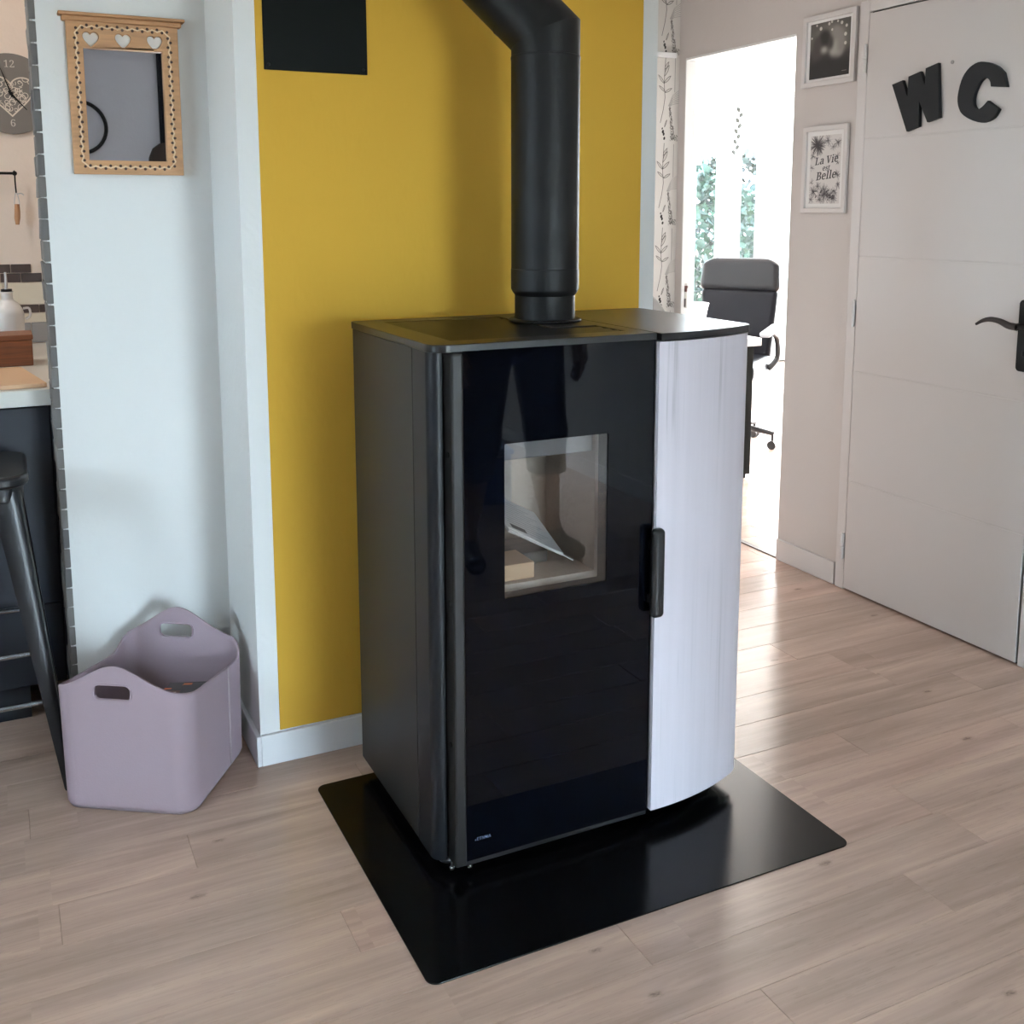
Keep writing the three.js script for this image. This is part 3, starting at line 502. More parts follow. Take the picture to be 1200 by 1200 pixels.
const photoTex = canvasTex(384, 384, (c, w, h) => {
  const g = c.createLinearGradient(0, 0, 0, h); g.addColorStop(0, '#5c5955'); g.addColorStop(0.45, '#6b6863'); g.addColorStop(0.62, '#3a3836'); g.addColorStop(1, '#302e2d'); c.fillStyle = g; c.fillRect(0, 0, w, h);
  const blob = (x, y, rx, ry, col, bl = 14) => { c.save(); c.filter = `blur(${bl}px)`; c.fillStyle = col; c.beginPath(); c.ellipse(x, y, rx, ry, 0, 0, 7); c.fill(); c.restore(); };
  blob(190, 90, 130, 60, '#827f79', 26); blob(140, 120, 62, 66, '#2b2928'); blob(70, 200, 50, 110, '#4a4644'); blob(255, 190, 66, 92, '#a9a6a0'); blob(250, 90, 44, 50, '#8f8b86'); blob(300, 150, 40, 90, '#8b8782', 18); blob(140, 190, 34, 24, '#b5b1aa'); blob(200, 150, 26, 46, '#3a3735');
  blob(190, 320, 220, 70, '#2b2a2a', 18);
  for (const [x, y, r] of [[100, 40, 13], [180, 18, 11], [205, 8, 10], [300, 28, 12], [345, 54, 11], [338, 110, 13], [340, 170, 12], [210, 62, 9], [14, 96, 8], [60, 14, 8], [262, 12, 9]]) { c.fillStyle = 'rgba(225,222,214,0.8)'; c.beginPath(); c.arc(x, y, r, 0, 7); c.fill(); }
  c.fillStyle = 'rgba(200,198,192,0.6)'; c.fillRect(315, 352, 44, 4);
});
frameOnWall('framed_photograph', 'white framed black and white couple photograph above the flower print on the hall wall', -3.014, 1.941, 0.268, 0.250, 0.202, 0.194, photoTex, 0.015, 'white picture frames');
const flowerTex = canvasTex(320, 512, (c, w, h) => {
  c.fillStyle = '#d6d2cf'; c.fillRect(0, 0, w, h); c.lineCap = 'round';
  const burst = (x, y, r, n, a) => { for (let i = 0; i < n; i++) { const t = rnd() * 6.283, q = r * (0.3 + 0.7 * rnd()); c.strokeStyle = `rgba(60,56,60,${a * (0.4 + 0.6 * rnd())})`; c.lineWidth = 3; c.beginPath(); c.moveTo(x, y); c.lineTo(x + q * Math.cos(t), y + q * Math.sin(t)); c.stroke(); } };
  burst(70, 70, 90, 260, 0.65); burst(180, 40, 60, 60, 0.35); burst(240, 90, 40, 40, 0.3); burst(30, 150, 40, 40, 0.35); burst(110, 80, 80, 60, 0.4); burst(285, 60, 56, 46, 0.5); burst(282, 160, 36, 24, 0.5); burst(290, 300, 44, 36, 0.55); burst(290, 210, 22, 16, 0.7); burst(20, 240, 30, 24, 0.5);
  burst(50, 420, 60, 80, 0.45); burst(160, 440, 80, 120, 0.45); burst(250, 470, 60, 70, 0.45); burst(90, 380, 40, 40, 0.5); burst(300, 370, 40, 40, 0.5); burst(150, 400, 50, 40, 0.45); burst(215, 450, 66, 60, 0.6); burst(110, 480, 46, 36, 0.5); burst(270, 420, 46, 30, 0.5); burst(20, 480, 40, 30, 0.5); burst(20, 350, 34, 18, 0.4);
  c.fillStyle = 'rgba(40,36,40,0.75)'; for (let i = 0; i < 16; i++) { c.beginPath(); c.ellipse(40 + rnd() * 250, 400 + rnd() * 90, 8 + 8 * rnd(), 5, rnd() * 3, 0, 7); c.fill(); }
  c.save(); c.translate(168, 236); c.rotate(-0.08); c.fillStyle = '#3a383b'; c.textAlign = 'center'; c.font = 'italic bold 78px serif'; c.fillText('La Vie', 4, -24); c.font = 'italic bold 54px serif'; c.fillText('est', 0, 26); c.font = 'italic bold 84px serif'; c.fillText('Belle', -4, 92); c.restore();
});
frameOnWall('framed_print', 'white framed flower print with handwritten lettering below the couple photograph', -3.012, 1.519, 0.228, 0.312, 0.158, 0.244, flowerTex, 0.015, 'white picture frames');
{
  const lm = std([0.012, 0.014, 0.017], 0.6, { specularIntensity: 0.6 });
  const Wp = [[-2.685, 1.782], [-2.64, 1.791], [-2.616, 1.738], [-2.616, 1.8], [-2.566, 1.811], [-2.546, 1.768], [-2.546, 1.818], [-2.497, 1.829], [-2.480, 1.659], [-2.528, 1.649], [-2.565, 1.716], [-2.562, 1.638], [-2.612, 1.626]];
  const Cp = [[-2.237, 1.728], [-2.293, 1.735], [-2.298, 1.752], [-2.313, 1.763], [-2.331, 1.755], [-2.345, 1.734], [-2.353, 1.705], [-2.349, 1.683], [-2.335, 1.673], [-2.32, 1.679], [-2.301, 1.695], [-2.259, 1.667], [-2.276, 1.643], [-2.309, 1.632], [-2.337, 1.636], [-2.376, 1.652], [-2.4, 1.671], [-2.413, 1.703], [-2.411, 1.736], [-2.398, 1.775], [-2.375, 1.800], [-2.344, 1.812], [-2.313, 1.808], [-2.276, 1.793], [-2.251, 1.771]];
  const place = (pts, label) => {
    const cz = pts.reduce((a, p) => a + p[0], 0) / pts.length, cy = pts.reduce((a, p) => a + p[1], 0) / pts.length;
    const g = ext(poly(pts.map(([z, y]) => [z - cz, y - cy])), 0.014, 0.0015);
    const o = tag(add('wooden_letter', g, lm), label, 'letter', 'letters on the toilet door');
    o.position.set(2.7118, cy, cz); o.rotation.y = -Math.PI / 2;
  };
  place(Wp, 'tilted black letter W fixed to the white door');
  const smooth = (pts, a, b) => { const c = new THREE.CatmullRomCurve3(pts.slice(a, b + 1).map(([z, y]) => V(z, y, 0))); return c.getPoints((b - a) * 3).map((p) => [p.x, p.y]); };
  place([Cp[0], ...smooth(Cp, 1, 10), ...smooth(Cp, 11, 24)], 'black letter C fixed to the white door');
}

// ================================================================ kitchen at the left edge
{
  const tileDark = [[0.075, 0.055, 0.05], [0.06, 0.045, 0.042], [0.09, 0.07, 0.064]].map((c) => std(c, 0.35)), tilePale = std([0.70, 0.62, 0.50], 0.35), tileGrey = std([0.30, 0.29, 0.285], 0.4);
  const rowOf = (y0, y1, xs, m) => { for (let i = 0; i + 1 < xs.length; i++) add('tile', rbox(xs[i] + 0.0012, xs[i + 1] - 0.0012, y0 + 0.0012, y1 - 0.0012, -4.1, -4.093, 0.0015, 1), Array.isArray(m) ? m[i % m.length] : m, wallKitchen); };
  rowOf(1.159, 1.191, [-0.155, -0.088, -0.020, 0.047, 0.113], tileDark);
  rowOf(1.126, 1.159, [-0.188, -0.121, -0.054, 0.012, 0.078, 0.146, 0.21], tileDark);
  rowOf(1.048, 1.126, [-0.26, 0.02, 0.30, 0.58], tilePale);
  rowOf(1.018, 1.048, [-0.26, -0.13, 0.0, 0.13, 0.26], tileDark);
  rowOf(0.985, 1.018, [-0.26, 0.02, 0.30], tilePale);
  rowOf(0.912, 0.985, [-0.30, -0.10, 0.10, 0.30], tileGrey);
}
{
  const navy = std([0.016, 0.020, 0.030], 0.5), t = thing('base_cabinet', 'dark navy kitchen base cabinet under the white worktop', 'cabinet', [-0.75, 0, -3.02]);
  add('carcass', slab(-0.85, 1.34, 0.10, 0.864, -1.0, -0.019), navy, t);
  for (const [x0, x1] of [[-0.85, -0.30], [-0.297, 0.25], [0.253, 0.853], [0.856, 1.34]]) { add('drawer', rbox(x0, x1, 0.322, 0.860, -0.018, 0.001, 0.002), navy, t); add('drawer', rbox(x0, x1, 0.095, 0.318, -0.018, 0.001, 0.002), navy, t); }
  add('plinth', slab(-0.85, 0.76, 0.0, 0.098, -0.9, -0.015), navy, t);
  tag(add('worktop', rbox(-1.62, 0.595, 0.866, 0.910, -4.09, -2.998, 0.003), std([0.72, 0.70, 0.65], 0.35)), 'thick white kitchen worktop on the navy cabinet', 'worktop');
}
{
  const wood = dataTex(256, 64, (u, v) => { const s = fbm(u * 4, v * 40, 401, 3); const q = 0.5 + 0.2 * (s - 0.5); return [q * 1.0, q * 0.60, q * 0.36]; }, true);
  const wm = std([0.95, 0.9, 0.9], 0.45, { map: wood });
  const t = thing('wooden_box', 'reddish brown wooden box behind the pale board on the worktop', 'box', [-0.04, 0.9105, -3.56]);
  add('body', [rbox(-0.13, 0.125, 0, 0.078, -0.06, 0.075, 0.003)], wm, t);
  add('lid', rbox(-0.133, 0.128, 0.0785, 0.094, -0.065, 0.08, 0.004), wm, t);
  const b = tag(add('cutting_board', flat(ext(poly([[-0.22, -0.16], [0.102, -0.155], [0.108, -0.148], [0.055, 0.20], [0.046, 0.207], [-0.22, 0.19]]), 0.012, 0.002)).translate(0, 0.9103, 0), std([0.66, 0.43, 0.26], 0.6)), 'pale wooden board lying flat at the front of the worktop', 'cutting board');
  b.position.set(-0.006, 0, -3.18);
  const o = thing('oil_bottle', 'white ceramic oil bottle with a metal pourer on the worktop', 'bottle', [0.027, 0.9105, -3.78]);
  const cer = std([0.76, 0.75, 0.74], 0.25, { clearcoat: 0.5 });
  add('body', new THREE.LatheGeometry([[0, 0], [0.042, 0], [0.047, 0.006], [0.049, 0.06], [0.051, 0.135], [0.047, 0.150], [0.034, 0.168], [0.022, 0.176], [0.019, 0.182], [0.0185, 0.200], [0.021, 0.206], [0, 0.206]].map(([x, y]) => new THREE.Vector2(x, y)), 8).rotateY(0.4), cer, o);
  add('ear', tube([[0.045, 0.150, 0], [0.062, 0.150, 0], [0.064, 0.125, 0], [0.05, 0.115, 0]], 0.004, 16, 8), cer, o);
  add('stopper', bar([0, 0.2055, 0], [0, 0.214, 0], 0.0165, 16), M.black, o);
  add('pourer', bar([0, 0.214, 0], [0, 0.268, 0], 0.0052, 12, 0.004), M.steel, o);
}
{
  const t = thing('ceiling_lamp', 'round opal ceiling lamp over the kitchen worktop', 'lamp', [-0.55, 2.5, -3.45]);
  add('base', bar([0, -0.03, 0], [0, 0, 0], 0.13, 32), M.gloss, t);
  const glow = std([0.9, 0.88, 0.84], 0.5, { emissive: new THREE.Color().setRGB(1.0, 0.86, 0.74), emissiveIntensity: 4 });
  add('opal_glass', new THREE.LatheGeometry([[0, -0.10], [0.06, -0.095], [0.12, -0.07], [0.15, -0.03], [0, -0.0305]].map(([x, y]) => new THREE.Vector2(x, y)), 40), glow, t);
}
{ // clock
  const face = canvasTex(512, 512, (c) => {
    c.fillStyle = '#77726d'; c.fillRect(0, 0, 512, 512); c.fillStyle = '#c9c1b8'; c.textAlign = 'center'; c.textBaseline = 'middle'; c.font = '62px serif'; c.fillText('12', 256, 64); c.fillText('6', 256, 444); c.fillText('3', 460, 256); c.fillText('9', 52, 256);
    c.strokeStyle = '#d8cdbf'; c.lineWidth = 9;
    const hp = new Path2D('M256 400 C200 340 118 280 118 210 C118 140 226 128 256 196 C286 128 394 140 394 210 C394 280 312 340 256 400 Z'); c.stroke(hp);
    c.save(); c.clip(hp); c.lineWidth = 4.5;
    for (let i = 0; i < 90; i++) { const x = 110 + rnd() * 290, y = 140 + rnd() * 250, r = 8 + rnd() * 14; c.beginPath(); c.arc(x, y, r, rnd() * 6, rnd() * 6 + 3.4); c.stroke(); }
    c.restore();
  });
  const t = thing('wall_clock', 'round grey wall clock with a pale lace heart on the kitchen wall', 'clock', [0.087, 1.769, -4.1]);
  add('disc', new THREE.CylinderGeometry(0.134, 0.134, 0.012, 64).rotateX(Math.PI / 2).translate(0, 0, 0.007), std([0.18, 0.165, 0.15], 0.6), t);
  add('face', new THREE.CircleGeometry(0.1325, 64).translate(0, 0, 0.0135), std([1, 1, 1], 0.6, { map: face }), t);
  const hand = (ang, len, w) => ext(poly([[-w, -0.012], [w, -0.012], [w * 0.35, len], [-w * 0.35, len]]), 0.0015).rotateZ(-ang).translate(0, 0, 0.017);
  add('hour_hand', hand(2.42, 0.070, 0.0036), M.black, t); add('minute_hand', hand(-0.33, 0.088, 0.0032).translate(0, 0, 0.0016), M.black, t);
  add('hub', bar([0, 0, 0.0135], [0, 0, 0.021], 0.006, 16), M.black, t);
}
{
  const t = thing('utensil_rail', 'black metal utensil rail on the kitchen wall below the clock', 'rail', [0.08, 1.501, -4.06]);
  add('bar', bar([-0.62, 0, 0], [0.0, 0, 0], 0.0045, 12), M.black, t); add('knob', new THREE.SphereGeometry(0.008, 16, 12), M.black, t);
  for (const x of [-0.05, -0.55]) add('bracket', bar([x, 0, 0], [x, 0, -0.04], 0.004, 8), M.black, t);
  const s = thing('hanging_brush', 'small utensil with a wooden handle hanging from the black rail', 'utensil', [0.079, 1.501, -4.06]);
  add('hook', tube([[0, 0.006, -0.006], [0, 0.008, 0], [0.001, 0, 0.0058], [0.001, -0.03, 0.002], [0.002, -0.066, 0.001]], 0.0024, 24, 6), M.black, s);
  add('wire_loop', tube([[0.002, -0.064, 0.001], [-0.004, -0.085, 0.001], [-0.004, -0.108, 0.001], [0.008, -0.108, 0.001], [0.008, -0.085, 0.001]], 0.0014, 32, 6, true), M.steel, s);
  add('handle', taper([[0.002, -0.104, 0.001], [0.0015, -0.13, 0.001], [0.0, -0.150, 0.001], [-0.001, -0.174, 0.001]], [0.008, 0.0095, 0.010, 0.006], 16, 10), std([0.42, 0.21, 0.10], 0.5), s);
  add('hook_arm', tube([[0.006, -0.07, 0.002], [0.018, -0.068, 0.002], [0.025, -0.074, 0.004]], 0.0017, 12, 6), M.steel, s);
}
{ // metal bar stool
  const t = thing('bar_stool', 'black sheet metal bar stool standing in front of the navy cabinet', 'stool', [-0.125, 0, -2.80]);
  const m = std([0.008, 0.009, 0.012], 0.3);
  add('seat', flat(ext(rrShape(0.325, 0.325, 0.06), 0.028, 0.008)).translate(0, 0.735, 0), m, t);
  add('seat_skirt', ext(rrShape(0.30, 0.30, 0.05), 0.04, 0.004).rotateX(-Math.PI / 2).translate(0, 0.70, 0), m, t);
  for (const [sx, sz] of [[1, 1], [-1, 1], [1, -1], [-1, -1]]) {
    // a folded sheet leg: a rounded fold outside, hollow inside
    const a = V(sx * 0.118, 0.725, sz * 0.118), b = V(sx * 0.205, 0.004, sz * 0.205), leg = [], n = 14;
    const pos = [], idx = [];
    for (let i = 0; i <= n; i++) {
      const f = i / n, c = a.clone().lerp(b, f), w = 0.052 * (1 - f) + 0.017 * f;
      const prof = [[-1, 0.05], [-0.93, 0.45], [-0.6, 0.86], [0, 1], [0, 1], [0.45, 0.93], [0.86, 0.6], [1, 0.3]];
      // fold profile in the corner frame: along -x then -z of the corner
      const pts = [[-1.25, 0], [-0.5, 0], [-0.18, -0.05], [-0.05, -0.18], [0, -0.5], [0, -1.25], [-0.10, -1.25], [-0.11, -0.5], [-0.16, -0.25], [-0.25, -0.16], [-0.5, -0.11], [-1.25, -0.10]];
      for (const [px, pz] of pts) pos.push(c.x + sx * (px + 0.5) * w, c.y, c.z + sz * (pz + 0.5) * w);
    }
    const k = 12; for (let i = 0; i < n; i++) for (let j = 0; j < k; j++) { const p = i * k + j, q = i * k + ((j + 1) % k); idx.push(p, q, q + k, p, q + k, p + k); }
    const g = new THREE.BufferGeometry(); g.setAttribute('position', new THREE.Float32BufferAttribute(pos, 3)); g.setIndex(sx * sz > 0 ? idx : idx.reverse()); g.computeVertexNormals();
    const L = add('leg', g, m, t); add('rubber_foot', rbox(b.x - 0.012, b.x + 0.012, 0, 0.012, b.z - 0.012, b.z + 0.012, 0.003), M.black, L);
  }
  const st = std([0.24, 0.25, 0.27], 0.25, { metalness: 0.9 });
  for (const [y, r] of [[0.335, 0.160], [0.215, 0.174]]) {
    const bars = y > 0.3 ? [[[-r, y, -r], [r, y, -r]], [[-r, y, r], [r, y, r]]] : [[[-r, y, r], [r, y, r]], [[r, y, -r], [r, y, r]], [[-r, y, -r], [-r, y, r]]];
    for (const [p, q] of bars) add('brace', [bar(p, q, 0.006, 10), new THREE.SphereGeometry(0.011, 12, 8).scale(1.3, 0.8, 0.8).translate(...q), new THREE.SphereGeometry(0.011, 12, 8).scale(1.3, 0.8, 0.8).translate(...p)], st, t);
  }
}

// ================================================================ hall end
tag(add('picture_rail', [rbox(2.60, 2.705, -0.011, 0.011, 0, 0.018, 0.003)], M.gloss), 'short white wooden rail on the patterned wallpaper', 'rail').position.set(0, 2.036, -3.95);
{
  const t = thing('hall_chair', 'grey rounded chair back showing behind the stove against the wallpaper', 'chair', [2.40, 0, -3.62]);
  const g = std([0.30, 0.29, 0.28], 0.7);
  add('backrest', ext((() => { const s = new THREE.Shape(); s.moveTo(-0.2, 0.46); s.lineTo(0.2, 0.46); s.lineTo(0.2, 0.85); s.absarc(0.0, 0.85, 0.2, 0, Math.PI); s.closePath(); return s; })(), 0.03, 0.008).translate(0, 0, -0.2), g, t);
  add('seat', rbox(-0.21, 0.21, 0.42, 0.47, -0.2, 0.2, 0.02, 3), g, t);
  for (const [x, z] of [[-0.17, -0.16], [0.17, -0.16], [-0.17, 0.16], [0.17, 0.16]]) add('leg', bar([x * 1.1, 0, z * 1.1], [x, 0.43, z], 0.012, 12, 0.016), M.dark, t);
}

// ================================================================ office beyond the doorway
{
  const t = thing('office_desk', 'white topped desk with a dark grey end panel beyond the doorway', 'desk');
  add('desk_top', rbox(2.86, 3.50, 0.692, 0.732, -5.9, -4.28, 0.003), std([0.85, 0.85, 0.82], 0.4), t);
  for (const z of [-4.325, -5.88]) { const p = add('end_panel', rbox(2.90, 3.464, 0.02, 0.692, z, z + 0.028, 0.002), std([0.012, 0.013, 0.012], 0.7, { specularIntensity: 0.2 }), t); for (const x of [2.93, 3.40]) add('foot', rbox(x, x + 0.04, 0, 0.021, z + 0.002, z + 0.026, 0.003), M.black, p); }
  const pot = thing('white_bowl', 'white flared bowl on the desk beyond the doorway', 'bowl', [3.187, 0.7325, -4.45]);
  add('bowl', new THREE.LatheGeometry([[0, 0.004], [0.044, 0.004], [0.046, 0], [0.050, 0.004], [0.076, 0.150], [0.082, 0.176], [0.079, 0.177], [0.073, 0.150], [0.046, 0.012], [0, 0.012]].map(([x, y]) => new THREE.Vector2(x, y)), 40), std([0.82, 0.83, 0.86], 0.4), pot);
  add('rim', new THREE.TorusGeometry(0.0808, 0.0025, 8, 48).rotateX(Math.PI / 2).translate(0, 0.176, 0), std([0.82, 0.83, 0.86], 0.4), pot);
  const lamp = thing('desk_lamp', 'small black desk lamp behind the white bowl', 'lamp', [3.24, 0.7325, -4.72]);
  add('base', bar([0, 0, 0], [0, 0.015, 0], 0.06, 32), M.dark, lamp); add('stem', bar([0, 0.015, 0], [0, 0.19, 0], 0.006, 12), M.dark, lamp);
  add('head', rbox(-0.055, 0.055, 0.175, 0.199, -0.03, 0.03, 0.008, 3), M.dark, lamp);
}
{
  const t = thing('office_chair', 'black leather swivel chair with padded headrest behind the desk', 'chair', [3.85, 0, -5.02], -0.95);
  const lea = std([0.005, 0.005, 0.008], 0.42, { specularIntensity: 0.3 }), gl = std([0.42, 0.44, 0.47], 0.4);
  const pad = (w, h, d, r, round = 0, waist = 0) => { const g = new RoundedBoxGeometry(w, h, d, 8, r), p = g.attributes.position; for (let i = 0; i < p.count; i++) { const y = p.getY(i) / h + 0.5, x = p.getX(i); p.setX(i, x * (1 - waist * (1 - y)) * (1 - round * Math.max(0, (y - 0.55) / 0.45) ** 3)); p.setZ(i, p.getZ(i) + 0.35 * x * x); } g.computeVertexNormals(); return g; };
  add('backrest', pad(0.475, 0.43, 0.085, 0.038, 0, 0.12).rotateX(-0.10).translate(0, 0.70, -0.225), lea, t);
  add('headrest', pad(0.49, 0.205, 0.10, 0.045, 0.26).rotateX(-0.12).translate(0, 0.992, -0.254), std([0.009, 0.009, 0.011], 0.40, { specularIntensity: 0.5 }), t);
  add('seat', pad(0.46, 0.11, 0.46, 0.045).translate(0, 0.475, 0.02), lea, t);
  for (const s of [-1, 1]) { const a = add('armrest', tube([[s * 0.235, 0.46, -0.06], [s * 0.27, 0.52, -0.10], [s * 0.27, 0.64, -0.08], [s * 0.262, 0.685, 0.0]], 0.016, 24, 10), M.dark, t); add('arm_pad', rbox(-0.032, 0.032, -0.016, 0.016, -0.13, 0.13, 0.014, 4).rotateX(0.1).translate(s * 0.262, 0.695, 0.03), gl, a); }
  add('column', [bar([0, 0.10, 0], [0, 0.30, 0], 0.03, 20), bar([0, 0.30, 0], [0, 0.42, 0], 0.022, 20), rbox(-0.10, 0.10, 0.395, 0.425, -0.12, 0.12, 0.008)], M.dark, t);
  for (let k = 0; k < 5; k++) {
    const a = (k / 5) * 2 * Math.PI + 0.05, x = Math.cos(a), z = Math.sin(a);
    const leg = add('base_arm', taper([[x * 0.02, 0.115, z * 0.02], [x * 0.15, 0.112, z * 0.15], [x * 0.295, 0.092, z * 0.295]], [0.03, 0.022, 0.016], 12, 10, 0.8), M.dark, t);
    add('castor', [new THREE.CylinderGeometry(0.026, 0.026, 0.016, 20).rotateX(Math.PI / 2).translate(0, 0.026, 0.013), new THREE.CylinderGeometry(0.026, 0.026, 0.016, 20).rotateX(Math.PI / 2).translate(0, 0.026, -0.013), bar([0, 0.026, 0], [0, 0.085, 0], 0.008, 10)].map((g) => g.rotateY(0.7 * k).translate(x * 0.29, 0, z * 0.29)), M.dark, leg);
  }
}
function curtain(label, x0, x1, z) {
  const n = 60, g = new THREE.PlaneGeometry(x1 - x0, 2.28, n, 4), p = g.attributes.position;
  for (let i = 0; i < p.count; i++) { const x = p.getX(i); p.setZ(i, 0.022 * Math.sin((x - x0) * 70) + 0.008 * Math.sin((x - x0) * 23)); }
  g.computeVertexNormals();
  const t = thing('sheer_curtain', label, 'curtain', [(x0 + x1) / 2, 0, z], 0, 'office window curtains');
  add('cloth', g.translate(0, 1.19, 0), std([0.92, 0.92, 0.92], 0.95, { transmission: 0.55, thickness: 0, side: THREE.DoubleSide }), t);
  add('heading', rbox(-(x1 - x0) / 2, (x1 - x0) / 2, 2.31, 2.37, -0.012, 0.012, 0.004), std([0.88, 0.88, 0.88], 0.9), t);
}
curtain('narrow white sheer curtain between the two strips of garden greenery', 5.70, 5.955, -7.62);
curtain('wide white sheer curtain at the right end of the office window', 6.09, 6.95, -7.62);
tag(add('curtain_rod', bar([4.2, 2.385, -7.62], [7.0, 2.385, -7.62], 0.012, 12), M.frameWhite), 'white curtain rod above the office window', 'curtain rod');
{
  const t = thing('leaf_garland', 'thin hanging strand of dark leaves in front of the narrow curtain', 'garland', [5.83, 0, -7.55]);
  add('string', tube([[0.03, 2.36, 0], [0.02, 2.2, 0], [0.0, 2.0, 0], [-0.04, 1.72, 0]], 0.002, 20, 5), M.dark, t);
  for (let i = 0; i < 9; i++) { const y = 2.24 - i * 0.045, s = i % 2 ? 1 : -1; add('leaf', new THREE.SphereGeometry(0.026, 8, 6).scale(1.0, 0.7, 0.2).rotateZ(s * 0.7).translate(0.022 - i * 0.005 + s * 0.016, y, 0.004), std([0.010, 0.012, 0.009], 0.8), t); }
}
{ // garden beyond the office window
  const leafG = new THREE.BufferGeometry(); leafG.setAttribute('position', new THREE.Float32BufferAttribute([0, 0, 0, 0.035, 0.05, 0.008, 0, 0.11, 0, -0.035, 0.05, 0.008], 3)); leafG.setIndex([0, 1, 2, 0, 2, 3]); leafG.computeVertexNormals();
  const tree = (label, x, z, h, r, n, rgb, y0) => {
    const t = thing('garden_tree', label, 'tree', [x, -0.16, z]);
    add('trunk', taper([[0, 0, 0], [0.03, h * 0.3, 0], [0, h * 0.7, 0.03]], [0.09, 0.07, 0.03], 12, 10), std([0.14, 0.09, 0.06], 0.9), t);
    const im = new THREE.InstancedMesh(leafG, std(rgb, 0.6, { side: THREE.DoubleSide }), n), d = new THREE.Object3D(); im.name = 'foliage'; im.userData.kind = 'stuff';
    for (let i = 0; i < n; i++) { const a = rnd() * 6.283, v = rnd() * 2 - 1, q = r * Math.cbrt(0.25 + 0.75 * rnd()); d.position.set(q * Math.cos(a) * Math.sqrt(1 - v * v), y0 + v * h * 0.46, q * Math.sin(a) * Math.sqrt(1 - v * v)); d.rotation.set(rnd() * 6, rnd() * 6, rnd() * 6); d.scale.setScalar(rr(0.7, 1.5)); d.updateMatrix(); im.setMatrixAt(i, d.matrix); im.setColorAt(i, new THREE.Color().setRGB(...[rr(0.6, 1.1), rr(0.7, 1.2), rr(0.6, 1.1)])); }
    t.add(im);
  };
  tree('dense light green garden shrub outside the office window, left of the curtain', 7.35, -10.4, 2.1, 1.05, 4200, [0.012, 0.033, 0.020], 1.05);
  tree('darker garden shrub outside the office window, seen between the curtains', 8.35, -10.9, 2.3, 0.8, 1600, [0.014, 0.018, 0.013], 1.2);
}

// ================================================================ behind the camera, seen only in the mirror and the black glass
tag(add('wall_hoop', new THREE.TorusGeometry(0.175, 0.013, 12, 64).translate(0.585, 1.955, 2.382), M.black), 'plain black metal hoop hung on the grey back wall', 'hoop');
{
  const t = thing('dark_curtain', 'narrow dark curtain hanging on the grey back wall beside the glazed door', 'curtain', [1.136, 0, 2.375]);
  const g = new THREE.BoxGeometry(0.036, 2.46, 0.012, 12, 1, 1), p = g.attributes.position; for (let i = 0; i < p.count; i++) p.setZ(i, p.getZ(i) + 0.008 * Math.sin(p.getX(i) * 300)); g.computeVertexNormals();
  add('cloth', g.translate(0, 1.25, 0), std([0.008, 0.009, 0.016], 0.9), t); add('rod', bar([-0.03, 2.488, 0], [0.03, 2.488, 0], 0.009, 12), M.black, t);
}
{
  const t = thing('floor_lamp', 'brown domed floor lamp behind the camera, its top mirrored in the pine framed mirror', 'lamp', [1.13, 0, 2.18]);
  add('base', bar([0, 0, 0], [0, 0.02, 0], 0.12, 32), M.dark, t); add('pole', bar([0, 0.02, 0], [0, 1.68, 0], 0.010, 12), M.dark, t);
  add('shade', new THREE.LatheGeometry([[0, 1.855], [0.05, 1.845], [0.095, 1.81], [0.12, 1.75], [0.128, 1.66], [0.124, 1.66], [0.115, 1.75], [0.09, 1.805], [0, 1.845]].map(([x, y]) => new THREE.Vector2(x, y)), 32), std([0.035, 0.020, 0.015], 0.8), t);
}
{
  const t = thing('storage_crate', 'blue plastic storage crate on the oak floor behind the camera', 'crate', [1.98, 0, 0.85], 0.2);
  const blue = std([0.015, 0.10, 0.32], 0.45);
  add('body', [rbox(-0.18, 0.18, 0, 0.24, -0.13, 0.13, 0.015, 3)], blue, t); add('lid', rbox(-0.19, 0.19, 0.241, 0.265, -0.14, 0.14, 0.01, 3), blue, t);
}
